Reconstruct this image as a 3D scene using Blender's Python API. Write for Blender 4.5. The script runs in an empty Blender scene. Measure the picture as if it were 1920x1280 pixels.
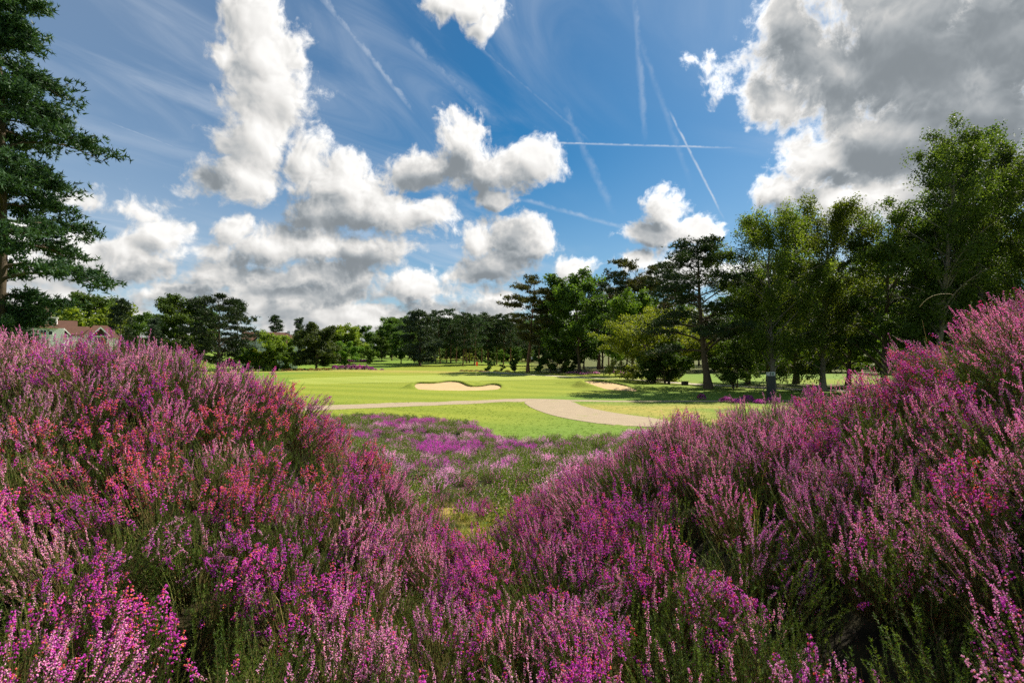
import bpy, math, random
import numpy as np

# ------------------------------------------------------------------ scene, camera, sun, exposure
SC = bpy.context.scene
COL = SC.collection
R = math.radians
CAM = np.array((0.0, 0.0, 3.5))
HOR = 664.0                       # horizon row of the 1920 x 1280 photograph
FPX = 960.0                       # focal length in photograph pixels (18 mm on 36 mm)

cam_d = bpy.data.cameras.new('camera')
cam_d.lens = 18.0
cam_d.sensor_width = 36.0
cam_d.shift_y = (HOR - 640.0) / 1920.0
cam_d.clip_start = 0.05
cam_d.clip_end = 6000.0
cam_d.dof.use_dof = True
cam_d.dof.focus_distance = 4.5
cam_d.dof.aperture_fstop = 10.0
cam = bpy.data.objects.new('camera', cam_d)
COL.objects.link(cam)
cam.location = CAM
cam.rotation_euler = (R(90), 0, 0)
SC.camera = cam

SUN_AZ, SUN_EL = R(55), R(47)     # clockwise from the view direction, above the horizon
sun_dir = np.array((math.sin(SUN_AZ) * math.cos(SUN_EL), math.cos(SUN_AZ) * math.cos(SUN_EL), math.sin(SUN_EL)))
sd = bpy.data.lights.new('sun', 'SUN')
sd.energy = 5.0
sd.angle = R(0.55)
sd.color = (1.0, 0.93, 0.82)
sun = bpy.data.objects.new('sun', sd)
COL.objects.link(sun)
from mathutils import Vector, Matrix, Euler
sun.rotation_euler = Vector(sun_dir).to_track_quat('Z', 'Y').to_euler()
sun.location = (60, 40, 60)

SC.view_settings.view_transform = 'Standard'
SC.view_settings.look = 'None'
SC.view_settings.gamma = 1.0
SC.view_settings.use_curve_mapping = False
SC.view_settings.exposure = 1.0
SC.render.engine = 'CYCLES'
SC.cycles.max_bounces = 7
SC.cycles.diffuse_bounces = 4
SC.cycles.glossy_bounces = 2
SC.cycles.transmission_bounces = 3
SC.cycles.transparent_max_bounces = 4
SC.cycles.use_denoising = False
SC.cycles.use_adaptive_sampling = True
SC.cycles.adaptive_threshold = 0.02
SC.cycles.sample_clamp_indirect = 4.0


# ------------------------------------------------------------------ node expressions
class X:
    """A shader socket (or a number) that can be used in arithmetic."""
    tree = None

    def __init__(s, v):
        s.v = v.v if isinstance(v, X) else v

    @staticmethod
    def m(op, *a, clamp=False):
        n = X.tree.nodes.new('ShaderNodeMath')
        n.operation = op
        n.use_clamp = clamp
        for i, q in enumerate(a):
            X.put(n.inputs[i], q)
        return X(n.outputs[0])

    @staticmethod
    def put(sock, q):
        q = q.v if isinstance(q, X) else q
        if isinstance(q, bpy.types.NodeSocket):
            X.tree.links.new(q, sock)
        else:
            sock.default_value = q

    def __add__(s, o): return X.m('ADD', s, o)
    __radd__ = __add__
    def __sub__(s, o): return X.m('SUBTRACT', s, o)
    def __rsub__(s, o): return X.m('SUBTRACT', o, s)
    def __mul__(s, o): return X.m('MULTIPLY', s, o)
    __rmul__ = __mul__
    def __truediv__(s, o): return X.m('DIVIDE', s, o)
    def __neg__(s): return X.m('MULTIPLY', s, -1.0)


def node(kind, ins=None, out=0, **props):
    n = X.tree.nodes.new(kind)
    for k, q in props.items():
        setattr(n, k, q)
    for k, q in (ins or {}).items():
        X.put(n.inputs[k], q)
    return X(n.outputs[out])


def clamp01(a): return X.m('ADD', a, 0.0, clamp=True)
def step(a, lo, hi): return node('ShaderNodeMapRange', {0: a, 1: lo, 2: hi, 3: 0.0, 4: 1.0}, interpolation_type='SMOOTHSTEP')
def lin(a, lo, hi, c=0.0, d=1.0): return node('ShaderNodeMapRange', {0: a, 1: lo, 2: hi, 3: c, 4: d})
def vec(x, y, z=0.0): return node('ShaderNodeCombineXYZ', {0: x, 1: y, 2: z})
def vm(op, *a, out=0):
    n = X.tree.nodes.new('ShaderNodeVectorMath')
    n.operation = op
    for i, q in enumerate(a):
        X.put(n.inputs[i if not (op == 'SCALE' and i == 1) else 3], q)
    return X(n.outputs[out])
def dot(a, b): return vm('DOT_PRODUCT', a, b, out=1)
def noise(v, scale, detail=4.0, rough=0.55, dist=0.0, dim='3D', lac=2.0, out=0):
    return node('ShaderNodeTexNoise', {'Vector': v, 'Scale': scale, 'Detail': detail, 'Roughness': rough, 'Distortion': dist, 'Lacunarity': lac}, out, noise_dimensions=dim)
def voro(v, scale, detail=0.0, rough=0.5, feature='F1', smooth=0.5, dim='3D', rnd=1.0, out=0, norm=True):
    n = X.tree.nodes.new('ShaderNodeTexVoronoi')
    n.voronoi_dimensions = dim
    n.feature = feature
    n.normalize = norm
    X.put(n.inputs['Vector'], v); X.put(n.inputs['Scale'], scale)
    X.put(n.inputs['Detail'], detail); X.put(n.inputs['Roughness'], rough); X.put(n.inputs['Randomness'], rnd)
    if feature == 'SMOOTH_F1':
        X.put(n.inputs['Smoothness'], smooth)
    return X(n.outputs[out])
def rgb(c): return (c[0], c[1], c[2], 1.0)
def mix(f, a, b, mode='MIX'):
    n = X.tree.nodes.new('ShaderNodeMix')
    n.data_type = 'RGBA'
    n.blend_type = mode
    X.put(n.inputs[0], f)
    for i, q in ((6, a), (7, b)):
        X.put(n.inputs[i], rgb(q) if isinstance(q, tuple) and len(q) == 3 else q)
    return X(n.outputs[2])
def ramp(f, stops):
    n = X.tree.nodes.new('ShaderNodeValToRGB')
    X.put(n.inputs[0], f)
    e = n.color_ramp.elements
    for i, (p, c) in enumerate(stops):
        q = e[i] if i < 2 else e.new(p)
        q.position = p
        q.color = rgb(c)
    return X(n.outputs[0])
# ------------------------------------------------------------------ sky: Nishita air, cirrus, contrails, cumulus
def ray(px, py):
    d = np.array(((px - 960.0) / FPX, 1.0, (HOR - py) / FPX))
    return d / np.linalg.norm(d)


def azel(px, py):
    d = ray(px, py)
    return math.atan2(d[0], d[1]), math.asin(d[2])


def build_sky():
    w = bpy.data.worlds.new('World')
    SC.world = w
    w.use_nodes = True
    nt = w.node_tree
    nt.nodes.clear()

    # cumulus bodies in view: (centre column, row, half width, half height, tilt) in photograph pixels, read as directions
    body = [(470, 35, 84, 74, 0), (500, 110, 84, 90, 0), (508, 180, 100, 92, 0), (480, 260, 80, 86, 0), (450, 335, 82, 56, 0), (425, 110, 40, 40, 0),
            (575, 292, 58, 50, 0), (640, 345, 112, 66, 12), (700, 395, 140, 56, 8), (815, 398, 56, 34, 0), (600, 400, 80, 50, 0),
            (870, 268, 66, 62, 0), (905, 315, 118, 56, 10), (990, 302, 62, 48, 0), (790, 315, 86, 44, -14), (925, 375, 34, 24, 0),
            (870, 15, 72, 40, 0), (908, 48, 22, 36, 15),
            (893, 452, 42, 46, 0), (975, 450, 66, 50, 0), (930, 500, 74, 38, 0), (1075, 500, 48, 24, 0), (1190, 497, 55, 24, 0),
            (1252, 402, 48, 50, 0), (1225, 446, 72, 28, 0), (1320, 438, 56, 34, 0),
            (1740, 90, 350, 220, 0), (1560, 130, 176, 120, 0), (1440, 195, 70, 60, 0), (1540, 300, 100, 70, 0), (1478, 365, 66, 44, 0), (1590, 375, 96, 50, 0), (1850, 220, 200, 130, 0),
            (1330, 130, 20, 30, 20, .30), (1295, 122, 20, 14, 0, .26), (1352, 152, 24, 20, 0, .26), (1478, 40, 70, 110, 0), (1800, 320, 240, 110, 0), (1660, 350, 130, 60, 0), (1900, 60, 240, 200, 0), (1650, 250, 160, 90, 0),
            (315, 438, 54, 32, 0), (235, 462, 90, 42, 0), (150, 480, 110, 48, 0), (260, 505, 110, 34, 0), (40, 500, 120, 50, 0),
            (432, 440, 44, 36, 0), (505, 462, 96, 46, 0), (600, 470, 90, 42, 0), (690, 480, 96, 46, 0), (560, 520, 170, 36, 0),
            (780, 540, 60, 40, 0), (480, 575, 46, 34, 0), (330, 555, 120, 34, 0)]
    grey = [(630, 424, 128, 32, 4), (560, 400, 44, 30, 0), (835, 330, 100, 26, -6), (915, 345, 80, 34, 10),
            (480, 508, 120, 22, 0), (690, 490, 76, 30, 0), (270, 512, 96, 24, 0), (600, 548, 110, 20, 0), (620, 515, 90, 20, 0),
            (932, 512, 82, 34, 0), (1212, 432, 42, 50, -18), (960, 440, 30, 30, 0), (1200, 462, 60, 12, 0),
            (1760, 90, 330, 220, 0), (1590, 110, 165, 105, 0), (1860, 260, 230, 150, 0), (1600, 325, 80, 26, 0), (1720, 290, 120, 60, 0), (1900, 60, 260, 220, 0), (1462, 385, 50, 30, 0), (1505, 60, 66, 120, 0), (1640, 260, 90, 60, 0), (1430, 165, 40, 40, 0),
            (405, 325, 34, 40, 0), (370, 560, 110, 16, 0), (850, 585, 160, 14, 0)]
    # the same weather carries on round the rest of the sky: (azimuth, elevation, half widths) in degrees
    rnd = random.Random(5)
    wide, wide_grey = [], []
    for _ in range(13):
        a, e = rnd.uniform(62, 298), rnd.choice((14, 22, 32, 45, 58))
        s = rnd.uniform(5, 13)
        wide.append((a, e, s * 1.3, s * 0.7))
        wide_grey.append((a - 1, e - s * 0.35, s * 1.0, s * 0.35))

    def ell(lst, wide_l):
        out = []
        for px, py, rx, ry, t, *wt in lst:
            a, e = azel(px, py)
            a0, e0 = azel(px - rx, py); a1, e1 = azel(px + rx, py)
            b0, f0 = azel(px, py - ry); b1, f1 = azel(px, py + ry)
            # local axes of the ellipse in (azimuth, elevation)
            J = np.array([[(a1 - a0) / 2, (b0 - b1) / 2], [(e1 - e0) / 2, (f0 - f1) / 2]])
            c, s = math.cos(R(t)), math.sin(R(t))
            out.append((a, e, np.linalg.inv(J @ np.array([[c, s * ry / rx], [-s * rx / ry, c]]) if t else J), wt[0] if wt else 1.0))
        for a, e, rx, ry in wide_l:
            a = (a + 180) % 360 - 180
            out.append((R(a), R(e), np.diag((1 / R(rx), 1 / R(ry))), 1.0))
        return out

    def field_group(name, ells, k):
        g = bpy.data.node_groups.new(name, 'ShaderNodeTree')
        g.interface.new_socket('P', in_out='INPUT', socket_type='NodeSocketVector')
        g.interface.new_socket('F', in_out='OUTPUT', socket_type='NodeSocketFloat')
        X.tree = g
        gi = g.nodes.new('NodeGroupInput'); go = g.nodes.new('NodeGroupOutput')
        P = X(gi.outputs[0])
        acc = None
        for a, e, M, wt in ells:
            q = vm('SUBTRACT', P, (a, e, 0.0))
            u = dot(q, (M[0, 0], M[0, 1], 0.0)); v = dot(q, (M[1, 0], M[1, 1], 0.0))
            f = wt - wt * X.m('SQRT', u * u + v * v)
            acc = f if acc is None else X.m('SMOOTH_MAX', acc, f, k)
        X.put(go.inputs[0], acc)
        return g

    gb = field_group('cumulus_bodies', ell(body, wide), 0.16)
    gg = field_group('cumulus_bases', ell(grey, wide_grey), 0.2)

    # full density: bodies + the low bank of cloud along the horizon + billows
    g = bpy.data.node_groups.new('cumulus_density', 'ShaderNodeTree')
    g.interface.new_socket('P', in_out='INPUT', socket_type='NodeSocketVector')
    g.interface.new_socket('D', in_out='OUTPUT', socket_type='NodeSocketFloat')
    g.interface.new_socket('B', in_out='OUTPUT', socket_type='NodeSocketFloat')
    g.interface.new_socket('T', in_out='OUTPUT', socket_type='NodeSocketFloat')
    X.tree = g
    gi = g.nodes.new('NodeGroupInput'); go = g.nodes.new('NodeGroupOutput')
    P = X(gi.outputs[0])
    sep = X.tree.nodes.new('ShaderNodeSeparateXYZ'); X.put(sep.inputs[0], P)
    az = X(sep.outputs[0]); el = X(sep.outputs[1])
    Pw = vm('ADD', P, vm('SCALE', vm('SUBTRACT', noise(P, 6.0, 3.0, 0.6, out=1, dim='2D'), (0.5, 0.5, 0.5)), 0.060))
    fb = X.tree.nodes.new('ShaderNodeGroup'); fb.node_tree = gb; X.put(fb.inputs[0], Pw)
    bank = noise(vm('MULTIPLY', Pw, (4.2, 12.0, 1.0)), 1.0, 2.0, 0.5, dim='2D') * 3.0 - 0.92 - X.m('ABSOLUTE', el - 0.060) * 5.6 - step(az, 0.25, 0.5) * 0.35
    base = X.m('SMOOTH_MAX', X(fb.outputs[0]), bank, 0.2)
    puff = 1.0 - voro(Pw, 11.0, 1.0, 0.5, 'SMOOTH_F1', 0.5, '2D')
    puff2 = 1.0 - voro(Pw, 30.0, 2.0, 0.62, 'SMOOTH_F1', 0.4, '2D')
    soft = noise(Pw, 22.0, 9.0, 0.68, dim='2D')
    low = base * 0.9 + (puff - 0.62) * 0.40 + (noise(Pw, 9.0, 3.0, 0.55, dim='2D') - 0.5) * 0.7
    d = base + (puff - 0.62) * 0.75 + (puff2 - 0.64) * 0.55 + (soft - 0.5) * 1.25 - 0.04
    X.put(go.inputs[0], d); X.put(go.inputs[1], low); X.put(go.inputs[2], puff2 * 1.1 + soft * 0.6)

    X.tree = nt
    tc = X(nt.nodes.new('ShaderNodeTexCoord').outputs['Generated'])
    sep = nt.nodes.new('ShaderNodeSeparateXYZ'); X.put(sep.inputs[0], tc)
    dx, dy, dz = (X(sep.outputs[i]) for i in range(3))
    az = X.m('ARCTAN2', dx, dy)
    el = X.m('ARCSINE', dz)
    P = vec(az, el, 0.0)

    def dens(p):
        n = nt.nodes.new('ShaderNodeGroup'); n.node_tree = g; X.put(n.inputs[0], p)
        return X(n.outputs[0]), X(n.outputs[1]), X(n.outputs[2])

    to_sun = vm('NORMALIZE', vm('SUBTRACT', (SUN_AZ * 0.75, SUN_EL + 0.45, 0.0), P))
    d0, b0, t0 = dens(P)
    _, b1, _ = dens(vm('ADD', P, vm('SCALE', to_sun, 0.030)))
    _, _, t1 = dens(vm('ADD', P, vm('SCALE', to_sun, 0.0085)))
    gn = nt.nodes.new('ShaderNodeGroup'); gn.node_tree = gg
    warp = vm('SCALE', vm('SUBTRACT', noise(P, 8.0, 5.0, 0.65, out=1, dim='2D'), (0.5, 0.5, 0.5)), 0.11)
    X.put(gn.inputs[0], vm('ADD', P, warp))
    mott = noise(P, 9.0, 5.0, 0.6, dim='2D')
    base_dark = step(X(gn.outputs[0]) + (mott - 0.5) * 0.40 + (t0 - 1.02) * 0.22, -0.70, 0.95)
    rag0 = noise(P, 60.0, 3.0, 0.6, dim='2D')
    cover = step(d0 + (rag0 - 0.5) * 0.30, -0.06, 0.46)
    big = X.m('MINIMUM', X.m('MAXIMUM', (b0 - b1) * 0.55, -0.22), 0.22)
    small = X.m('MINIMUM', X.m('MAXIMUM', (t0 - t1) * 0.60, -0.09), 0.09) * (1.0 - 0.75 * step(d0, 0.3, 1.0))
    depth = step(d0, 0.2, 1.2)
    near_sun = step(vm('DISTANCE', P, (SUN_AZ, SUN_EL, 0.0), out=1), 1.2, 0.4)
    lum = 0.83 + big + small - base_dark * 0.40 - depth * 0.06 + (mott - 0.5) * 0.07 + (1.0 - step(d0, 0.05, 0.6)) * (0.08 + near_sun * 0.60)
    lum = X.m('SMOOTH_MAX', lum, 0.38, 0.14)
    low = step(el, 0.16, 0.0)
    lum = lum * (1.0 - low * 0.08)
    tint = mix(step(lum, 0.30, 0.84), (0.86, 0.97, 1.06), (1.0, 0.985, 0.955))
    cloud_col = vm('SCALE', tint, X.m('POWER', lum, 1.30) * 0.505)

    # thin high cloud: veil, streaks and contrails
    Z = vm('SCALE', tc, 1.0 / X.m('MAXIMUM', dz + 0.12, 0.1).v if False else 1.0)
    hx = dx / X.m('MAXIMUM', dz + 0.08, 0.06); hy = dy / X.m('MAXIMUM', dz + 0.08, 0.06)
    H = vec(hx, hy, 0.0)
    streak = noise(vm('MULTIPLY', node('ShaderNodeVectorRotate', {'Vector': H, 'Angle': 0.62}, rotation_type='Z_AXIS'), (1.7, 0.62, 1.0)), 1.3, 7.0, 0.60, 0.9, '2D')
    patch = noise(H, 0.55, 3.0, 0.5, dim='2D')
    veil = step(streak, 0.36, 0.80) * step(patch, 0.30, 0.68) * 0.40
    trail = None
    lines = [((600, -10), (780, 215), 0.0085, 0.34), ((770, 80), (930, 230), 0.013, 0.22), ((1040, 268), (1365, 277), 0.0026, 0.48), ((1262, 222), (1352, 400), 0.0028, 0.46),
             ((1190, -10), (1208, 250), 0.0080, 0.17), ((1195, 60), (1290, 330), 0.007, 0.10), ((950, 365), (1180, 430), 0.0055, 0.25), ((215, 233), (365, 290), 0.0020, 0.22), ((1060, 205), (1145, 390), 0.010, 0.14), ((900, 90), (1100, 260), 0.004, 0.14)]
    rag = noise(P, 42.0, 4.0, 0.65, dim='2D')
    for (p0, p1, wd, amt) in lines:
        A, B = ray(*p0), ray(*p1)
        n = np.cross(A, B); n /= np.linalg.norm(n)
        t = B - A; L2 = float(t @ t)
        off = X.m('ABSOLUTE', dot(tc, tuple(n)) + (rag - 0.5) * (wd * 1.3))
        along = dot(vm('SUBTRACT', tc, tuple(A)), tuple(t / L2))
        f = step(off, wd, 0.0) * step(along, -0.12, 0.08) * step(along, 1.12, 0.80) * amt * lin(rag, 0.3, 0.65, 0.35, 1.2)
        trail = f if trail is None else X.m('MAXIMUM', trail, f)
    glow = step(vm('DISTANCE', P, (SUN_AZ, SUN_EL + 0.1, 0.0), out=1), 1.25, 0.15)
    haze_low = step(el, 0.42, 0.0) * 0.62 + step(az, 0.05, -0.75) * 0.38
    thin = clamp01(X.m('MAXIMUM', veil, trail) + haze_low * 0.58 + glow * 0.36 + 0.03)

    sky = nt.nodes.new('ShaderNodeTexSky')
    sky.sky_type = 'NISHITA'
    sky.sun_disc = False
    sky.sun_elevation = SUN_EL
    sky.sun_rotation = SUN_AZ
    sky.altitude = 60
    sky.air_density = 1.0
    sky.dust_density = 0.35
    sky.ozone_density = 2.6
    air = nt.nodes.new('ShaderNodeBackground'); X.put(air.inputs[0], node('ShaderNodeHueSaturation', {'Saturation': 1.30, 'Color': mix(1.0, X(sky.outputs[0]), (0.58, 0.84, 0.92), 'MULTIPLY')})); air.inputs[1].default_value = 0.05
    cir = nt.nodes.new('ShaderNodeBackground'); cir.inputs[0].default_value = (0.60, 0.66, 0.74, 1); cir.inputs[1].default_value = 0.57
    cum = nt.nodes.new('ShaderNodeBackground'); X.put(cum.inputs[0], cloud_col); cum.inputs[1].default_value = 1.0
    m1 = nt.nodes.new('ShaderNodeMixShader'); X.put(m1.inputs[0], thin); X.put(m1.inputs[1], air.outputs[0]); X.put(m1.inputs[2], cir.outputs[0])
    m2 = nt.nodes.new('ShaderNodeMixShader'); X.put(m2.inputs[0], cover); X.put(m2.inputs[1], m1.outputs[0]); X.put(m2.inputs[2], cum.outputs[0])
    out = nt.nodes.new('ShaderNodeOutputWorld'); X.put(out.inputs[0], m2.outputs[0])
    w.cycles.sampling_method = 'MANUAL'
    w.cycles.sample_map_resolution = 512


build_sky()
# ------------------------------------------------------------------ small helpers for objects
from mathutils import geometry as mgeo
RNG = np.random.default_rng(11)


def sstep(x, a, b):
    t = np.clip((np.asarray(x, float) - a) / (b - a), 0, 1)
    return t * t * (3 - 2 * t)


def hashgrid(ix, iy, seed):
    h = (ix.astype(np.int64) * 374761393 + iy.astype(np.int64) * 668265263 + seed * 974711) & 0xFFFFFFFF
    h = ((h ^ (h >> 13)) * 1274126177) & 0xFFFFFFFF
    return ((h ^ (h >> 16)) & 0xFFFF) / 65535.0


def vnoise(x, y, seed=0):
    x = np.asarray(x, float); y = np.asarray(y, float)
    ix = np.floor(x).astype(np.int64); iy = np.floor(y).astype(np.int64)
    fx = x - ix; fy = y - iy
    fx = fx * fx * (3 - 2 * fx); fy = fy * fy * (3 - 2 * fy)
    a = hashgrid(ix, iy, seed); b = hashgrid(ix + 1, iy, seed); c = hashgrid(ix, iy + 1, seed); d = hashgrid(ix + 1, iy + 1, seed)
    return (a + (b - a) * fx) * (1 - fy) + (c + (d - c) * fx) * fy - 0.5


def fnoise(x, y, seed=0, octs=3):
    s = 0; a = 1.0; f = 1.0
    for o in range(octs):
        s = s + a * vnoise(x * f + 17.3 * o, y * f - 9.1 * o, seed + o)
        a *= 0.5; f *= 2.03
    return s


def mesh_from(name, V, F, mats, smooth=False, fm=None, attrs=None):
    """V (n,3); F list of (k,3 or 4) index arrays; mats list; attrs {name: per-vertex floats}."""
    me = bpy.data.meshes.new(name)
    V = np.asarray(V, np.float32)
    if not isinstance(F, list):
        F = [F]
    F = [np.asarray(f, np.int32) for f in F if len(f)]
    tot = np.concatenate([np.full(len(f), f.shape[1], np.int32) for f in F])
    loops = np.concatenate([f.ravel() for f in F])
    me.vertices.add(len(V)); me.vertices.foreach_set('co', V.ravel())
    me.loops.add(len(loops)); me.loops.foreach_set('vertex_index', loops)
    me.polygons.add(len(tot))
    start = np.zeros(len(tot), np.int32); start[1:] = np.cumsum(tot)[:-1]
    me.polygons.foreach_set('loop_start', start)
    me.polygons.foreach_set('loop_total', tot)
    if fm is not None:
        me.polygons.foreach_set('material_index', np.asarray(fm, np.int32))
    me.polygons.foreach_set('use_smooth', np.full(len(tot), bool(smooth)))
    for k, a in (attrs or {}).items():
        at = me.attributes.new(k, 'FLOAT', 'POINT')
        at.data.foreach_set('value', np.asarray(a, np.float32))
    for m in (mats if isinstance(mats, (list, tuple)) else [mats]):
        me.materials.append(m)
    me.update(calc_edges=True)
    return me


def link(name, me, parent=None, label=None, cat=None, group=None, kind=None, loc=None, rot=None, scale=None):
    o = bpy.data.objects.new(name, me)
    COL.objects.link(o)
    if parent is not None:
        o.parent = parent
    for k, q in (('label', label), ('category', cat), ('group', group), ('kind', kind)):
        if q:
            o[k] = q
    if loc is not None: o.location = loc
    if rot is not None: o.rotation_euler = rot
    if scale is not None: o.scale = (scale,) * 3 if not hasattr(scale, '__len__') else scale
    return o


class MB:
    """Collects small shapes into one mesh."""
    def __init__(s):
        s.V = []; s.F3 = []; s.F4 = []; s.n = 0

    def add(s, V, F):
        V = np.asarray(V, float).reshape(-1, 3)
        F = np.asarray(F, int)
        (s.F3 if F.shape[1] == 3 else s.F4).append(F + s.n)
        s.V.append(V); s.n += len(V)

    def box(s, c, size, rz=0.0, M=None):
        x, y, z = np.asarray(size, float) / 2
        V = np.array([(sx * x, sy * y, sz * z) for sz in (-1, 1) for sy in (-1, 1) for sx in (-1, 1)])
        if rz:
            ca, sa = math.cos(rz), math.sin(rz)
            V = V @ np.array(((ca, sa, 0), (-sa, ca, 0), (0, 0, 1)))
        V = V + np.asarray(c, float)
        s.add(V, [(0, 2, 3, 1), (4, 5, 7, 6), (0, 1, 5, 4), (2, 6, 7, 3), (0, 4, 6, 2), (1, 3, 7, 5)])

    def prism(s, poly, y0, y1):
        """poly in (x, z), extruded along y."""
        n = len(poly)
        V = [(x, y0, z) for x, z in poly] + [(x, y1, z) for x, z in poly]
        s.add(V, [(i, (i + 1) % n, n + (i + 1) % n, n + i) for i in range(n)])
        for k in range(1, n - 1):
            s.add([V[0], V[k], V[k + 1]], [(0, 1, 2)])
            s.add([V[n], V[n + k + 1], V[n + k]], [(0, 1, 2)])

    def tube(s, pts, rad, sides=6, cap=True):
        pts = np.asarray(pts, float)
        n = len(pts)
        rad = np.broadcast_to(np.asarray(rad, float), (n,))
        T = np.gradient(pts, axis=0)
        T /= np.linalg.norm(T, axis=1)[:, None] + 1e-9
        ref = np.array((0.31, 0.17, 0.93)) if abs(T[0, 2]) < 0.85 else np.array((0.95, 0.2, 0.1))
        U = np.cross(T, ref); U /= np.linalg.norm(U, axis=1)[:, None] + 1e-9
        W = np.cross(T, U)
        a = np.arange(sides) / sides * 2 * math.pi
        V = pts[:, None] + rad[:, None, None] * (np.cos(a)[None, :, None] * U[:, None] + np.sin(a)[None, :, None] * W[:, None])
        i = np.arange(n - 1)[:, None] * sides; j = np.arange(sides)[None]; k = (j + 1) % sides
        F = np.stack([i + j, i + k, i + sides + k, i + sides + j], -1).reshape(-1, 4)
        s.add(V.reshape(-1, 3), F)

    def mesh(s, name, mats, smooth=False, attrs=None):
        F = []
        if s.F3: F.append(np.concatenate(s.F3))
        if s.F4: F.append(np.concatenate(s.F4))
        return mesh_from(name, np.concatenate(s.V), F, mats, smooth, attrs=attrs)


def mat(name, color, rough=0.7, transl=0.0, spec=0.3, bump=None, tcol=None):
    """Principled surface with optional light passing through (leaves, petals); color may be a function that builds nodes."""
    m = bpy.data.materials.new(name)
    m.use_nodes = True
    X.tree = m.node_tree
    m.node_tree.nodes.clear()
    out = m.node_tree.nodes.new('ShaderNodeOutputMaterial')
    col = color() if callable(color) else color
    b = m.node_tree.nodes.new('ShaderNodeBsdfPrincipled')
    X.put(b.inputs['Base Color'], rgb(col) if isinstance(col, tuple) else col)
    X.put(b.inputs['Roughness'], rough)
    X.put(b.inputs['Specular IOR Level'], spec)
    if bump is not None:
        h, strength, dist = bump()
        bn = node('ShaderNodeBump', {'Height': h, 'Strength': strength, 'Distance': dist})
        X.put(b.inputs['Normal'], bn)
    if transl > 0:
        t = m.node_tree.nodes.new('ShaderNodeBsdfTranslucent')
        X.put(t.inputs[0], mix(1.0, rgb(col) if isinstance(col, tuple) else col, tcol or (1.25, 1.25, 0.7), 'MULTIPLY'))
        ms = m.node_tree.nodes.new('ShaderNodeMixShader')
        X.put(ms.inputs[0], transl); X.put(ms.inputs[1], b.outputs[0]); X.put(ms.inputs[2], t.outputs[0])
        X.put(out.inputs[0], ms.outputs[0])
    else:
        X.put(out.inputs[0], b.outputs[0])
    return m


def attr(name):
    return node('ShaderNodeAttribute', out=2, attribute_name=name)
def objrand():
    return node('ShaderNodeObjectInfo', out=5)
def pos():
    return X(X.tree.nodes.new('ShaderNodeNewGeometry').outputs['Position'])
def objco():
    return X(X.tree.nodes.new('ShaderNodeTexCoord').outputs['Object'])


def at(px, py, Y):
    """The point that the photograph shows at column px, row py, at distance Y."""
    return np.array(((px - 960.0) / FPX * Y, Y, CAM[2] + (HOR - py) / FPX * Y))


# ------------------------------------------------------------------ lie of the land
# the heather banks: surface of the heather (column, row, distance) read from the photograph, then a smooth surface through them
ctl = [
    # left bank, near to crest
    (-200, 1300, .70), (0, 1280, .78), (240, 1280, .82), (480, 1280, .90), (700, 1300, .95), (-300, 1100, 1.0), (0, 1090, 1.15), (300, 1080, 1.25), (560, 1090, 1.35), (760, 1120, 1.45),
    (-200, 900, 1.5), (0, 900, 1.65), (300, 920, 1.75), (560, 960, 1.85), (740, 985, 2.15), (0, 760, 2.0), (300, 780, 2.25), (520, 830, 2.5), (680, 890, 2.7),
    (-300, 612, 2.2), (0, 606, 2.6), (160, 614, 3.0), (330, 626, 3.3), (480, 680, 3.6), (570, 746, 3.6), (660, 814, 3.5), (730, 872, 3.6), (790, 940, 3.8),
    # beyond the left crest
    (0, 680, 4.6), (200, 680, 5.0), (400, 722, 5.4), (560, 800, 5.4), (680, 870, 5.0), (0, 740, 7), (300, 765, 8), (520, 815, 8), (650, 850, 7.5), (100, 800, 12), (400, 810, 12), (-300, 740, 6), (-300, 780, 12),
    # trough and the patch below
    (930, 1290, 1.0), (900, 1180, 1.4), (880, 1080, 2.0), (880, 1000, 3.0), (885, 962, 4.2), (860, 935, 5.6), (880, 906, 7.6), (860, 872, 11), (840, 838, 15.5), (820, 810, 20.5), (780, 780, 26), (700, 776, 27),
    (960, 880, 9), (1000, 850, 12.5), (640, 790, 24), (600, 806, 19), (960, 830, 17), (1050, 870, 9), (1100, 850, 12), (760, 842, 13),
    # right bank, near to crest
    (1160, 1300, .92), (1400, 1290, .85), (1650, 1290, .75), (1920, 1280, .68), (2150, 1250, .62), (1100, 1120, 1.35), (1350, 1100, 1.3), (1600, 1080, 1.1), (1920, 1040, .92), (2150, 950, .85),
    (1050, 985, 2.2), (1250, 950, 1.95), (1480, 920, 1.75), (1700, 880, 1.5), (1920, 820, 1.25), (2150, 700, 1.15), (1030, 915, 3.4), (1140, 866, 3.0), (1260, 838, 2.6), (1450, 820, 2.3), (1650, 770, 2.0), (1800, 690, 1.9), (1920, 640, 1.7), (2150, 480, 1.6),
    (1160, 806, 3.3), (1215, 768, 3.3), (1290, 756, 3.4), (1400, 742, 3.4), (1560, 710, 3.1), (1660, 672, 2.8), (1760, 620, 2.6), (1860, 562, 2.4), (1960, 512, 2.3), (2200, 365, 2.2),
    # beyond the right crest
    (1130, 850, 4.6), (1220, 806, 4.8), (1400, 785, 5.0), (1560, 772, 5.0), (1700, 740, 4.6), (1850, 680, 4.2), (2100, 600, 4.0), (1200, 835, 7.5), (1400, 815, 8), (1600, 805, 8), (1900, 740, 7), (2200, 690, 7), (1400, 810, 12), (1800, 800, 12), (1200, 830, 14),
]
CP = np.array([at(*c) for c in ctl])
extra = [(-9, 0, 4.0), (-6, -3, 3.4), (0, -3, 3.0), (6, -3, 3.6), (8, 0, 4.4), (-14, 8, 1.2), (14, 8, 1.4), (-20, 20, .2), (20, 20, .2), (0, 30, .2), (-12, 30, .2), (12, 30, .2), (0, .2, 2.95), (-1.4, .2, 3.1), (1.4, .2, 3.2)]
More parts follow.
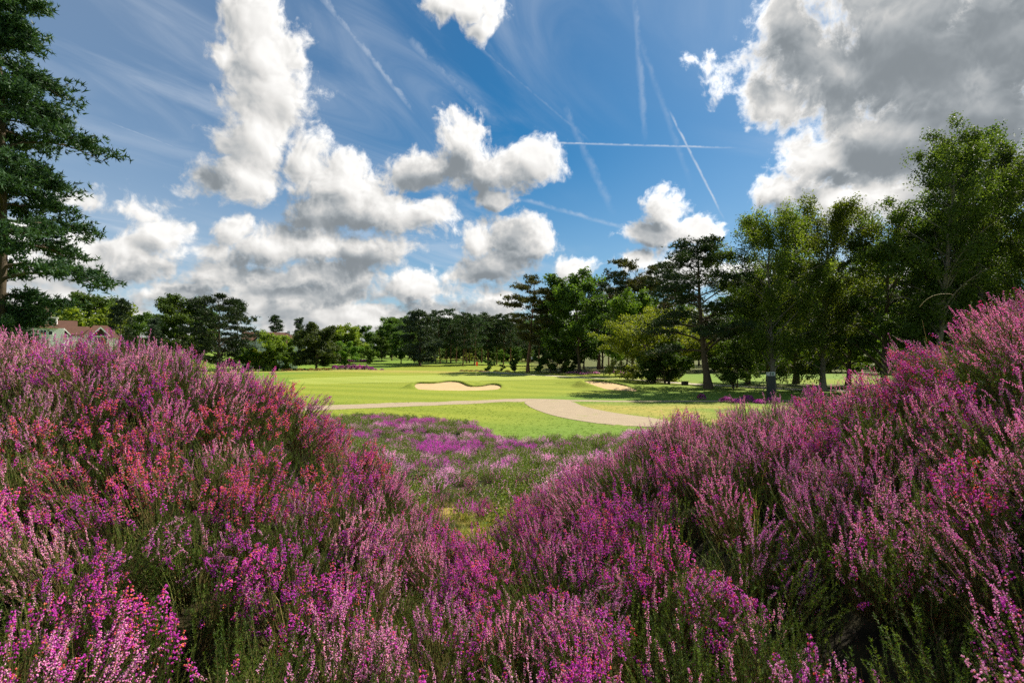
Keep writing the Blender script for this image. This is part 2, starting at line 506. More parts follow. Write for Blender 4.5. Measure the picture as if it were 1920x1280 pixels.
CP = np.vstack([CP, extra])


def tps_fit(P, z, lam):
    n = len(P)
    d = np.linalg.norm(P[:, None] - P[None], axis=2)
    K = np.where(d > 1e-9, d * d * np.log(d + 1e-9), 0) + lam * np.eye(n)
    A = np.zeros((n + 3, n + 3))
    A[:n, :n] = K; A[:n, n] = 1; A[:n, n + 1:] = P; A[n, :n] = 1; A[n + 1:, :n] = P.T
    return np.linalg.solve(A, np.concatenate([z, np.zeros(3)]))


def warp_xy(x, y):
    r = np.sqrt(x * x + y * y) + 1e-6                       # even out the spacing of near and far points
    k = np.log1p(r * 1.4) / r
    return np.stack([x * k, y * k], -1)


TP = warp_xy(CP[:, 0], CP[:, 1])
TW = tps_fit(TP, CP[:, 2], 0.004)


def heather_top(x, y):
    x = np.asarray(x, float); y = np.asarray(y, float)
    P = warp_xy(x.ravel(), y.ravel())
    out = np.empty(len(P))
    for i in range(0, len(P), 20000):
        q = P[i:i + 20000]
        d = np.linalg.norm(q[:, None] - TP[None], axis=2)
        out[i:i + 20000] = np.where(d > 1e-9, d * d * np.log(d + 1e-9), 0) @ TW[:len(TP)] + TW[len(TP)] + q @ TW[len(TP) + 1:]
    return out.reshape(x.shape)


def dist_poly(x, y, poly):
    """Signed distance to a closed outline, negative inside."""
    x = np.asarray(x, float); y = np.asarray(y, float)
    poly = np.asarray(poly, float)
    d = np.full(x.shape, 1e9); ins = np.zeros(x.shape, bool)
    for a, b in zip(poly, np.roll(poly, -1, 0)):
        e = b - a
        t = np.clip(((x - a[0]) * e[0] + (y - a[1]) * e[1]) / (e @ e), 0, 1)
        d = np.minimum(d, np.hypot(x - a[0] - t * e[0], y - a[1] - t * e[1]))
        c = (a[1] > y) != (b[1] > y)
        xi = a[0] + (y - a[1]) * e[0] / (e[1] if e[1] else 1e-9)
        ins ^= c & (x < xi)
    return np.where(ins, -d, d)


def smooth_closed(P, it=3):
    P = np.asarray(P, float)
    for _ in range(it):
        Q = np.roll(P, -1, 0)
        P = np.stack([P * .75 + Q * .25, P * .25 + Q * .75], 1).reshape(-1, 2)
    return P


BUNK1 = smooth_closed([(-10.4, 53.6), (-9.6, 51.6), (-7.5, 50.2), (-4.6, 49.6), (-2.2, 50.4), (-0.9, 52.2), (-1.4, 53.6), (-2.3, 54.0), (-3.2, 52.9), (-4.3, 52.7), (-5.0, 54.0), (-6.2, 55.9), (-7.2, 56.0), (-8.0, 54.6), (-9.0, 54.5), (-10.0, 54.8)])
BUNK2 = smooth_closed([(7.6, 54.2), (8.4, 52.6), (9.6, 51.2), (10.4, 49.8), (12.0, 48.9), (12.6, 50.0), (11.9, 52.4), (10.4, 54.6), (8.9, 55.8), (7.9, 55.6)])


def sand1(x, y): return -0.14 + 0.62 * sstep(y, 50.0, 56.0) + 0.05 * fnoise(x * .8, y * .8, 3)
def sand2(x, y): return -0.10 + 0.66 * sstep(y, 49.5, 55.8) + 0.05 * fnoise(x * .8, y * .8, 4)


def gauss(x, y, cx, cy, rx, ry): return np.exp(-((x - cx) / rx) ** 2 - ((y - cy) / ry) ** 2)


def course(x, y):
    z = 0.10 * fnoise(x * .06, y * .06, 1, 2) * sstep(y, 38, 60)
    z = z + 1.5 * sstep(y, 115, 190) * sstep(x, 10, -40) + 0.5 * sstep(y, 120, 190)
    z = z + 0.50 * gauss(x, y, -5.9, 58.6, 6.5, 2.6) + 0.34 * gauss(x, y, -3.7, 55.4, 1.5, 1.3) + 0.26 * gauss(x, y, -8.6, 56.6, 1.5, 1.1)
    z = z + 0.62 * gauss(x, y, 10.2, 57.4, 4.2, 2.4) + 0.34 * gauss(x, y, 15.0, 53.0, 4.0, 2.2) + 0.15 * gauss(x, y, 21, 52, 4, 3)
    z = z - 0.35 * gauss(x, y, -26, 66, 7, 3.0) + 0.22 * gauss(x, y, -17, 72, 9, 3.4)
    z = z + 0.55 * gauss(x, y, -28, 97, 22, 5) + 0.3 * gauss(x, y, 12, 66, 6, 5)
    z = z + 7.0 * sstep(y, 250, 900)
    return z


def bank_weight(x, y):
    """1 where the heather banks stand over the course."""
    return sstep(np.asarray(y, float), 31, 22)


def heather_depth(x, y):
    return 0.42 - 0.20 * sstep(y, 3.0, 7.0)


PATCH = smooth_closed([at(px, py, 3.5 * FPX / (py - HOR))[:2] for px, py in ((560, 786), (650, 780), (760, 782), (850, 792), (905, 806), (950, 830), (1000, 838), (1100, 842), (1240, 830), (1240, 1100), (560, 1100))], 2)


def heather_mask(x, y):
    """1 in the heather, 0 on the mown grass beyond it."""
    d = dist_poly(x, y, PATCH) + 0.9 * fnoise(np.asarray(x) * .5, np.asarray(y) * .5, 8)
    near = sstep(np.hypot(x, y), 14, 10)
    return np.maximum(sstep(d, 0.5, -0.5), near)


def ground_z(x, y):
    x = np.asarray(x, float); y = np.asarray(y, float)
    c = course(x, y)
    for B, sf in ((BUNK1, sand1), (BUNK2, sand2)):
        m = (np.abs(x - B[:, 0].mean()) < 9) & (np.abs(y - B[:, 1].mean()) < 7)
        if m.any():
            d = dist_poly(x[m], y[m], B)
            s = sf(x[m], y[m])
            lip = np.maximum(c[m], s + 0.19 * sstep(y[m], 50.8, 53.8))          # the turf always stands a little over the sand
            z = c[m] + (lip - c[m]) * sstep(d, 1.6, 0.15)
            z = z + (s - 0.45 - z) * sstep(d, 0.02, -0.35)
            c[m] = z
    w = bank_weight(x, y)
    if (w > 0).any():
        m = w > 0
        t = heather_top(x[m], y[m])
        hm = heather_mask(x[m], y[m])
        soil = t - heather_depth(x[m], y[m]) * hm - 0.30 * (1 - hm) + 0.05 * fnoise(x[m] * 2.5, y[m] * 2.5, 6)
        soil = np.maximum(soil, 0.0)
        c[m] = c[m] + (np.maximum(soil, c[m]) - c[m]) * w[m]
    return c


def axis(parts):
    out = [parts[0][0]]
    for a, b, s0, s1 in parts:
        p = a
        while p < b - 1e-6:
            st = s0 + (s1 - s0) * (p - a) / (b - a)
            p = min(p + st, b)
            out.append(p)
    return np.array(out)


gx = axis([(-2600, -300, 500, 60), (-300, -60, 50, 3), (-60, -14, 3, .35), (-14, -4, .28, .22), (-4, 4, .12, .12), (4, 16, .22, .28), (16, 60, .35, 3), (60, 300, 3, 50), (300, 2600, 60, 500)])
gy = axis([(-60, -6, 20, 2), (-6, 0, 1, .15), (0, 5, .12, .12), (5, 20, .15, .4), (20, 47, .5, .4), (47, 60, .2, .2), (60, 130, .5, 2), (130, 400, 4, 30), (400, 3600, 40, 500)])
GX, GY = np.meshgrid(gx, gy)
GZ = ground_z(GX, GY)
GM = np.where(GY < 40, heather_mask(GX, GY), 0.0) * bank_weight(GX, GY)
for B in (BUNK1, BUNK2):                                          # dark soil colour in each bunker's cut face, painting in the lip's shadow line
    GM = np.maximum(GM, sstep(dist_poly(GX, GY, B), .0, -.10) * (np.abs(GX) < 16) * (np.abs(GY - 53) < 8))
nx, ny = len(gx), len(gy)
ii = (np.arange(ny - 1)[:, None] * nx + np.arange(nx - 1)[None]).ravel()
GF = np.stack([ii, ii + 1, ii + nx + 1, ii + nx], 1)

# how the turf is kept: 0 rough ... 1 fairway and green
mow = sstep(fnoise(GX * .03, GY * .03, 21, 2) + 0.6 * sstep(np.abs(GX + 6), 40, 12) * sstep(GY, 40, 50) - 0.15, 0.0, 0.35)
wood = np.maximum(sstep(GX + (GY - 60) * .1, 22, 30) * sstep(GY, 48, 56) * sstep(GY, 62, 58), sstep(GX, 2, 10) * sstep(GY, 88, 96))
dry = np.clip(0.5 + 1.3 * fnoise(GX * .22, GY * .35, 23), 0, 1) * sstep(np.abs(GY - 31), 8, 3) * sstep(GX, 3, 6) + 0.9 * sstep(np.abs(GY - 95 + GX * .05), 5, 2) * sstep(GX, -6, -12) + GM * sstep(fnoise(GX * .9, GY * .9, 24), -.10, .2) * np.exp(-((GX + .35) / .9) ** 2 - ((GY - 5.2) / 2.2) ** 2)


def turf_color():
    p = pos()
    n1 = noise(p, 0.06, 4.0, 0.6)
    n2 = noise(p, 1.3, 4.0, 0.65)
    n3 = noise(p, 9.0, 3.0, 0.7)
    sep = X.tree.nodes.new('ShaderNodeSeparateXYZ'); X.put(sep.inputs[0], p)
    fair = mix(n1, (0.1675, 0.2018, 0.0174), (0.2328, 0.2571, 0.0332))
    stripe = step(X.m('SINE', X(sep.outputs[0]) * 0.5 + X(sep.outputs[1]) * 1.05 + n1 * 3.0), -0.35, 0.35)
    fair = mix(stripe * 0.45, fair, (0.1225, 0.1701, 0.0127))
    rough = mix(n2, (0.0817, 0.1582, 0.0150), (0.1511, 0.2176, 0.0316))
    rough = mix(step(n3, 0.52, 0.74) * 0.5, rough, (0.2451, 0.2611, 0.0712))
    c = mix(attr('mow'), rough, fair)
    c = mix(clamp01(attr('dry') * lin(n2, 0.3, 0.7, 0.5, 1.2)), c, (0.2924, 0.2451, 0.0559))
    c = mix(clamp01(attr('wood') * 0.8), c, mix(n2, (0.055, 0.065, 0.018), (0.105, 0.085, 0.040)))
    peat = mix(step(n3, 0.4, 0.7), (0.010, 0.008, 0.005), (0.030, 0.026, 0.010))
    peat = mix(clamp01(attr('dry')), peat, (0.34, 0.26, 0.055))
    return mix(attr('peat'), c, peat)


def turf_bump():
    p = pos()
    return noise(p, 14.0, 4.0, 0.7) + noise(p, 2.5, 2.0, 0.5) * 1.5, 0.45, 0.06


M_turf = mat('turf', turf_color, 0.85, spec=0.1, bump=turf_bump)
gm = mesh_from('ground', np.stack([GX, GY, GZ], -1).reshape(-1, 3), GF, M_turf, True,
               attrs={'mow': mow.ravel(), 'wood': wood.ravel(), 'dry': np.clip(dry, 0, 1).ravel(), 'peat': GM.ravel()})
link('ground', gm, kind='structure')


# ------------------------------------------------------------------ sheets laid on the ground: paths, putting green, sand
def sheet(name, outline, zf, m, step_=0.5, lift=0.012, attrs_f=None, kind='structure'):
    outline = np.asarray(outline, float)
    lo, hi = outline.min(0), outline.max(0)
    g = np.stack(np.meshgrid(np.arange(lo[0], hi[0], step_), np.arange(lo[1], hi[1], step_)), -1).reshape(-1, 2)
    g = g + RNG.uniform(-.1, .1, g.shape) * step_
    g = g[dist_poly(g[:, 0], g[:, 1], outline) < -0.3 * step_]
    P = np.vstack([outline, g])
    n = len(outline)
    v, e, f, *_ = mgeo.delaunay_2d_cdt([Vector(p) for p in P], [(i, (i + 1) % n) for i in range(n)], [list(range(n))], 1, 1e-5)
    v = np.array([tuple(q) for q in v])
    me = mesh_from(name, np.column_stack([v, zf(v[:, 0], v[:, 1]) + lift]), np.array(f), m, True)
    return link(name, me, kind=kind)


def strip_outline(pts, widths, ragged=0.10):
    pts = np.asarray(pts, float)
    t = np.linspace(0, len(pts) - 1, (len(pts) - 1) * 14 + 1)
    x = np.interp(t, range(len(pts)), pts[:, 0]); y = np.interp(t, range(len(pts)), pts[:, 1]); w = np.interp(t, range(len(pts)), widths)
    for _ in range(12):
        x[1:-1] = (x[:-2] + 2 * x[1:-1] + x[2:]) / 4; y[1:-1] = (y[:-2] + 2 * y[1:-1] + y[2:]) / 4
    T = np.stack([np.gradient(x), np.gradient(y)], 1); T /= np.linalg.norm(T, axis=1)[:, None]
    N = np.stack([-T[:, 1], T[:, 0]], 1)
    wl = w / 2 * (1 + ragged * 2 * fnoise(t * 2.2, t * 0, 31)); wr = w / 2 * (1 + ragged * 2 * fnoise(t * 2.2, t * 0 + 9, 33))
    P = np.stack([x, y], 1)
    return np.vstack([P + N * wl[:, None], (P - N * wr[:, None])[::-1]])


def on_course(px, py): return at(px, py, CAM[2] * FPX / (py - HOR))[:2]


def gravel_color():
    p = pos()
    a = noise(p, 1.1, 4.0, 0.6); b = noise(p, 26.0, 3.0, 0.7)
    c = mix(a, (0.2580, 0.2021, 0.1333), (0.3612, 0.2881, 0.1935))
    c = mix(step(b, 0.55, 0.75) * 0.7, c, (0.1720, 0.1462, 0.1118))
    return mix(step(noise(p, 0.7, 4.0, 0.65), 0.56, 0.72) * 0.6, c, (0.22, 0.24, 0.07))


M_gravel = mat('gravel', gravel_color, 0.9, spec=0.1, bump=lambda: (noise(pos(), 22.0, 4.0, 0.7), 0.6, 0.03))
fork = smooth_closed([on_course(px, py) for px, py in ((978, 750.5), (992, 763), (1020, 774), (1053, 783), (1100, 791), (1160, 799), (1260, 810), (1260, 788), (1160, 775.5), (1120, 768), (1087, 760), (1072, 751))], 2)
sheet('gravel_path', fork, ground_z, M_gravel, 0.4, 0.016)
pa = [on_course(px, py) for px, py in ((430, 772), (560, 766), (640, 762), (760, 758.5), (860, 754.5), (940, 751), (990, 749.6), (1080, 751), (1180, 752.5), (1340, 752), (1500, 751))]
sheet('gravel_path', strip_outline(pa, (3, 3, 2.9, 2.8, 2.3, 2.2, 2.4, 1.3, .9, .9, .9), .2), ground_z, M_gravel, 0.4, 0.008)
pc = [on_course(px, py) for px, py in ((860, 696.5), (960, 700.5), (1080, 707), (1190, 713.5), (1240, 716.5), (1290, 719), (1340, 722), (1420, 727), (1500, 731), (1640, 734))]
M_pale = mat('pale_gravel', lambda: mix(noise(pos(), 2.0, 4.0, 0.6), (0.3612, 0.3182, 0.2408), (0.4730, 0.4128, 0.3268)), 0.9, spec=0.1)
sheet('track', strip_outline(pc, (1.2, 1.4, 1.7, 1.8, 1.9, 2.0, 2.0, 2.0, 2.0, 2.0)), ground_z, M_pale, 0.5, 0.03)
M_green = mat('putting_turf', lambda: mix(step(X.m('SINE', dot(pos(), (0.9, 1.6, 0.0)) + noise(pos(), 0.1, 2.0) * 2.0), -0.3, 0.3) * 0.5, mix(noise(pos(), 0.12, 3.0, 0.6), (0.2328, 0.2690, 0.0396), (0.2696, 0.2967, 0.0538)), (0.2042, 0.2492, 0.0316)), 0.8, spec=0.15)
th = np.linspace(0, 2 * math.pi, 90, endpoint=False)
rr = 1 + 0.16 * np.sin(2 * th + 0.6) + 0.10 * np.sin(3 * th + 2)
sheet('putting_green', np.stack([-7 + 22 * rr * np.cos(th), 75.5 + 11.5 * rr * np.sin(th)], 1), ground_z, M_green, 0.9, 0.02)
M_sand = mat('bunker_sand', lambda: mix(noise(pos(), 1.4, 5.0, 0.65), (0.4042, 0.2795, 0.1419), (0.4988, 0.3612, 0.1935)), 0.95, spec=0.05, bump=lambda: (noise(vm('MULTIPLY', pos(), (5.0, 12.0, 4.0)), 1.0, 4.0, 0.6), 0.5, 0.04))
for B, sf in ((BUNK1, sand1), (BUNK2, sand2)):
    c = B.mean(0)
    Bo = c + (B - c) * 1.02
    sheet('sand_bunker', Bo, sf, M_sand, 0.25, 0.0)
# ------------------------------------------------------------------ heather: flowers, shoots, plants
def frame_to(d):
    """Rotation matrices whose third axis is d (n,3), turned at random about it."""
    d = d / (np.linalg.norm(d, axis=1)[:, None] + 1e-9)
    ref = np.where(np.abs(d[:, 2:3]) < 0.9, np.array([[0, 0, 1.0]]), np.array([[1.0, 0, 0]]))
    u = np.cross(ref, d); u /= np.linalg.norm(u, axis=1)[:, None]
    v = np.cross(d, u)
    a = RNG.uniform(0, 2 * math.pi, len(d))[:, None]
    u2 = u * np.cos(a) + v * np.sin(a); v2 = -u * np.sin(a) + v * np.cos(a)
    return np.stack([u2, v2, d], -1)


def stamp(TV, TF, pos_, Rm, sc):
    """Copies a small template to many places: returns verts and faces."""
    n = len(pos_)
    V = np.einsum('nij,kj->nki', Rm, TV) * np.reshape(sc, (-1, 1, 1)) + pos_[:, None]
    F = (TF[None] + (np.arange(n) * len(TV))[:, None, None]).reshape(-1, TF.shape[1])
    return V.reshape(-1, 3), F


def urn(sides, L, r):
    a = np.arange(sides) / sides * 2 * math.pi
    ring = lambda rr, z: np.stack([rr * np.cos(a), rr * np.sin(a), np.full(sides, z)], 1)
    V = np.vstack([[(0, 0, 0)], ring(r, L * .28), ring(r * .92, L * .62), [(0, 0, L)]])
    i = np.arange(sides); j = (i + 1) % sides; n = sides
    T = np.vstack([np.stack([0 * i, 1 + j, 1 + i], 1), np.stack([0 * i + 2 * n + 1, n + 1 + i, n + 1 + j], 1),
                   np.stack([1 + i, 1 + j, n + 1 + j], 1), np.stack([1 + i, n + 1 + j, n + 1 + i], 1)])
    return V, T


BELL = urn(5, 0.0066, 0.0024)
BUD = urn(4, 0.0040, 0.0016)
# a needle leaf: a narrow diamond bent about its middle
LEAF = (np.array([(0, 0, 0), (.00062, .0002, .0024), (0, .0009, .0062), (-.00062, .0002, .0024)]), np.array([(0, 1, 2), (0, 2, 3)]))


class Plant:
    def __init__(s):
        s.fv, s.ff, s.ft, s.fn = [], [], [], 0
        s.gv, s.gf, s.gt, s.gn = [], [], [], 0

    def flowers(s, V, F, tone):
        s.fv.append(V); s.ff.append(F + s.fn); s.fn += len(V); s.ft.append(tone)

    def green(s, V, F, tone):
        s.gv.append(V); s.gf.append(F + s.gn); s.gn += len(V); s.gt.append(tone)

    def meshes(s, name):
        a = mesh_from(name + '_flowers', np.concatenate(s.fv), np.concatenate(s.ff), M_petal, False, attrs={'tone': np.concatenate(s.ft)}) if s.fv else None
        b = mesh_from(name + '_foliage', np.concatenate(s.gv), np.concatenate(s.gf), M_heath_leaf, False, attrs={'tone': np.concatenate(s.gt)})
        return b, a


def petal_color():
    t = attr('tone')
    c = ramp(t, [(0.0, (0.34, 0.020, 0.28)), (0.22, (0.60, 0.055, 0.50)), (0.38, (0.76, 0.16, 0.66)), (0.52, (0.80, 0.36, 0.64)), (0.66, (0.93, 0.66, 0.76)), (0.78, (0.74, 0.10, 0.21)), (0.90, (0.76, 0.26, 0.10)), (1.0, (0.50, 0.36, 0.16))])
    return node('ShaderNodeHueSaturation', {'Hue': lin(objrand(), 0, 1, 0.488, 0.512), 'Saturation': 1.0, 'Value': lin(objrand(), 0, 1, 0.85, 1.12), 'Color': c})


M_petal = mat('heather_petal', petal_color, 0.5, transl=0.46, spec=0.25, tcol=(1.25, 0.9, 1.2))
M_heath_leaf = mat('heather_leaf', lambda: ramp(attr('tone'), [(0.0, (0.022, 0.042, 0.010)), (0.45, (0.070, 0.128, 0.014)), (0.75, (0.150, 0.215, 0.026)), (0.9, (0.20, 0.20, 0.055)), (1.0, (0.13, 0.075, 0.035))]), 0.6, transl=0.30, spec=0.2)


def stem_leaves(p, P0, D, L, dens, tone, size=1.0):
    """Needle leaves in whorls up a straight shoot from P0 along D."""
    n = max(3, int(L * dens))
    z = RNG.uniform(0, L, n)
    a = RNG.uniform(0, 2 * math.pi, n)
    F = frame_to(D[None])[0]
    side = np.cos(a)[:, None] * F[:, 0] + np.sin(a)[:, None] * F[:, 1]
    d = side * RNG.uniform(.5, 1.0, n)[:, None] + D * RNG.uniform(.35, 1.0, n)[:, None]
    V, T = stamp(LEAF[0], LEAF[1], P0 + D * z[:, None], frame_to(d), RNG.uniform(.7, 1.25, n) * size)
    p.green(V, T, np.repeat(np.clip(tone + RNG.normal(0, .12, n), 0, .88), 4))


K = .80          # size of the flowering shoots


def spike(p, P0, D, kind):
    """One flowering shoot, its last 10-16 cm."""
    F = frame_to(D[None])[0]
    if kind == 'shoot':
        stem_leaves(p, P0, D, RNG.uniform(.08, .14), 950, RNG.uniform(.12, .7), 1.1)
        return
    bell = kind in ('bell', 'rust')
    L0 = RNG.uniform(.02, .05) if bell else RNG.uniform(.01, .03)          # leafy foot
    Lf = K * (RNG.uniform(.024, .075) if bell else RNG.uniform(.04, .115))        # flowering length
    stem_leaves(p, P0, D, L0 + .02, 800 if bell else 700, RNG.uniform(.3, .7), 1.0)
    if bell:
        n = int(Lf / K * RNG.uniform(440, 680)); rad = K * RNG.uniform(.0070, .0130)
        T, size = BELL, (.72, 1.0)
    else:
        n = int(Lf / K * RNG.uniform(420, 640)); rad = K * RNG.uniform(.0026, .0048)
        T, size = BUD, (.66, 1.05)
    z = np.sort(RNG.uniform(0, 1, n))
    if bell:                                                       # bells stand in whorls
        k = max(2, int(Lf / .011))
        z = (np.round(z * k) + RNG.normal(0, .16, n)) / k
    a = RNG.uniform(0, 2 * math.pi, n)
    taper = 1.0 - 0.65 * np.clip(z, 0, 1) ** 2.2
    side = np.cos(a)[:, None] * F[:, 0] + np.sin(a)[:, None] * F[:, 1]
    bend = (RNG.normal(0, .10, 2) @ F[:, :2].T)[None] * (z ** 2)[:, None] * Lf
    P = P0 + D * (L0 + z * Lf)[:, None] + side * (rad * taper * RNG.uniform(.35, 1.0, n))[:, None] + bend
    d = side + D * RNG.uniform(-.5, .35, n)[:, None] + np.array((0, 0, -0.25))
    V, Fc = stamp(T[0], T[1], P, frame_to(d), RNG.uniform(*size, n) * (.75 + .25 * taper))
    if kind == 'bell':
        tone = np.clip(RNG.normal(RNG.uniform(.14, .34), .07, n), 0.02, .42)
        old = RNG.uniform(size=n) < np.where(z > .70, .34, .12)
        tone = np.where(old, RNG.uniform(.74, .95, n), tone)
    elif kind == 'rust':
        tone = np.where(RNG.uniform(size=n) < .64, RNG.uniform(.72, .92, n), RNG.uniform(.10, .34, n))
    elif kind == 'pale':
        tone = np.clip(RNG.normal(.63, .06, n), .5, .69)
        tone = np.where(RNG.uniform(size=n) < .14, RNG.uniform(.93, 1.0, n), tone)
    else:
        tone = np.clip(RNG.normal(RNG.uniform(.49, .60), .07, n), .38, .69)
        tone = np.where(RNG.uniform(size=n) < .10, RNG.uniform(.93, 1.0, n), tone)
    p.flowers(V, Fc, np.repeat(tone, len(T[0])))
    if not bell:
        m = int(n * .5)
        q = RNG.integers(0, n, m)
        V, Fc = stamp(LEAF[0], LEAF[1], P[q], frame_to(d[q] + D), RNG.uniform(.5, .9, m))
        p.green(V, Fc, np.repeat(np.clip(RNG.normal(.62, .12, m), 0, .88), 4))


def make_plant(mix_, n, rad, H, lean=0.0, flat=0.38):
    p = Plant()
    kinds = list(mix_)
    pr = np.array([mix_[k] for k in kinds], float); pr /= pr.sum()
    for i in range(n):
        k = kinds[RNG.choice(len(kinds), p=pr)]
        r = rad * math.sqrt(RNG.uniform(0, 1)); a = RNG.uniform(0, 2 * math.pi)
        hz = H * (1 - flat * (r / rad) ** 2) * (RNG.uniform(.84, 1.06) if RNG.uniform() < .6 else RNG.uniform(.58, .88)) * (1.0 if k != 'shoot' else RNG.uniform(.62, .98))
        tip = np.array((r * math.cos(a) + lean * hz, r * math.sin(a), hz))
        root = np.array((tip[0] * .22, tip[1] * .22, 0.0)) + RNG.normal(0, .012, 3) * (1, 1, 0)
        D = tip - root; D = D / np.linalg.norm(D) + np.array((0, 0, .25)) + RNG.normal(0, .24, 3)
        D /= np.linalg.norm(D)
        P0 = tip - D * .11
        spike(p, P0, D, k)
        # woody stem up to the flowering shoot, with a few side leaves
        mid = (root + P0) / 2 + np.array((tip[0], tip[1], 0)) * .10
        t = np.linspace(0, 1, 4)[:, None]
        pts = root * (1 - t) ** 2 + 2 * mid * t * (1 - t) + P0 * t ** 2
        pts = np.vstack([pts, P0 + D * .09])
        mb = MB(); mb.tube(pts, np.array((.0016, .0014, .0012, .0010, .0006)), 3)
        V = np.concatenate(mb.V); F4 = np.concatenate(mb.F4)
        T3 = np.vstack([F4[:, [0, 1, 2]], F4[:, [0, 2, 3]]])
        p.green(V, T3, np.full(len(V), RNG.uniform(.92, 1.0)))
        if i % 2 == 0:
            dd = P0 - pts[2]
            ln = np.linalg.norm(dd)
            if ln > .02:
                stem_leaves(p, pts[2], dd / ln, ln, 560, RNG.uniform(.0, .35), 1.3)
    return p


kinds = {
    'bell': [dict(bell=.56, shoot=.28, ling=.16), dict(bell=.52, shoot=.30, rust=.18), dict(bell=.68, shoot=.26, pale=.06), dict(bell=.50, shoot=.34, pale=.16), dict(bell=.58, rust=.12, shoot=.30)],
    'rust': [dict(rust=.66, shoot=.28, ling=.06), dict(rust=.50, bell=.20, shoot=.30), dict(rust=.58, shoot=.34, pale=.08)],
    'ling': [dict(ling=.56, shoot=.30, bell=.14), dict(ling=.48, pale=.26, shoot=.26), dict(pale=.62, ling=.12, shoot=.26), dict(ling=.60, shoot=.30, bell=.10), dict(ling=.45, pale=.25, shoot=.3), dict(ling=.58, pale=.08, bell=.06, shoot=.28)],
    'green': [dict(shoot=.86, pale=.14), dict(shoot=.80, ling=.20), dict(shoot=.70, bell=.14, pale=.16)],
}
PLANTS = {}
for k, lst in kinds.items():
    PLANTS[k] = [make_plant(mx, {'bell': 88, 'rust': 88, 'ling': 118, 'green': 110}[k], RNG.uniform(.13, .18), .42, lean=RNG.uniform(-.1, .1)).meshes('heather') for mx in lst]


def to_px(P):
    P = np.asarray(P, float)
    y = np.maximum(P[..., 1], 1e-3)
    return 960 + FPX * P[..., 0] / y, HOR - FPX * (P[..., 2] - CAM[2]) / y


# where the plants stand: jittered lattice, thinner with distance
def scatter(rmin, rmax, s0, s1, seed, cone=1.12):
    rg = np.random.default_rng(seed)
    pts = []
    for y in np.arange(-0.1, rmax, 0.02):
        s = s0 + (s1 - s0) * max(0, y - rmin) / (rmax - rmin)
        w = cone * y + .55
        n = rg.poisson(2 * w * .02 / (s * s * .72) * 2.0)
        pts += [(rg.uniform(-w, w), y, s) for _ in range(n)]
    pts = np.array(pts)
    rg.shuffle(pts)
    keep = []
    cell = {}
    for x, y, s in pts:
        r = math.hypot(x, y)
        if r < rmin or r > rmax:
            continue
        c = (int(x / .5), int(y / .5))
        ok = True
        for i in (-1, 0, 1):
            for j in (-1, 0, 1):
                for q in cell.get((c[0] + i, c[1] + j), ()):
                    if math.hypot(q[0] - x, q[1] - y) < s * .72:
                        ok = False
        if ok:
            keep.append((x, y, s)); cell.setdefault(c, []).append((x, y))
    return np.array(keep)


def clearing(x, y):
    """Open places in the heather where only short growth stands."""
    return max(math.exp(-((x + .40) / .42) ** 2 - ((y - 5.0) / 1.1) ** 2), math.exp(-((x + .18) / .30) ** 2 - ((y - 3.6) / .5) ** 2),
               .9 * math.exp(-((x + .02) / .16) ** 2 - ((y - 1.35) / .35) ** 2))


HOLLOWS = [(at(*h[:3])[:2], h[3]) for h in ((1640, 985, 1.36, .20), (1500, 1065, 1.22, .15), (1790, 1060, 1.02, .15), (1690, 1150, .95, .10), (880, 1170, 1.42, .13), (60, 840, 1.80, .08), (110, 1010, 1.32, .10), (1340, 850, 2.35, .13), (330, 1130, 1.12, .08), (1880, 900, 1.12, .12))]


def hollow(x, y):
    """Deep shady gaps between the plants."""
    return max(math.exp(-((x - c[0]) ** 2 + (y - c[1]) ** 2) / (r * r)) for c, r in HOLLOWS)


def species(px, py, x, y):
    n = fnoise(np.array([x * 1.9]), np.array([y * 1.9]), 41)[0]
    u = random.random()
    if px < 830:
        if py > 1120:
            return ('bell' if n > .10 else 'ling' if n > -.22 else 'green') if u < .85 else 'ling'
        if py > 930:
            if px > 600: return 'ling' if u < .72 else 'bell'
            return 'bell' if n > -.10 else ('green' if u < .55 else 'ling')
        if px > 700: return 'ling' if u < .8 else 'bell'
        if px > 470 and py > 715: return 'rust' if u < .64 else 'bell'
        if 60 < px < 560 and 690 < py < 900: return 'rust' if u < .72 else ('bell' if u < .90 else 'ling')
        if py < 720: return ('ling' if u < .46 else 'bell' if u < .80 else 'green') if px > 200 else ('bell' if u < .5 else 'ling')
        return 'bell' if n > -.15 else ('green' if u < .4 else 'ling')
    if py > 1060:
        if px < 1220: return 'bell' if u < .62 else ('green' if u < .8 else 'ling')
        return 'ling' if u < .62 else ('bell' if u < .78 else 'green')
    if py > 880:
        if px < 1520: return 'bell' if n > -.16 else ('ling' if u < .6 else 'green')
        return 'ling' if u < .5 else ('bell' if u < .72 else 'green')
    return 'ling' if u < (.84 if n < .12 else .55) else 'bell'


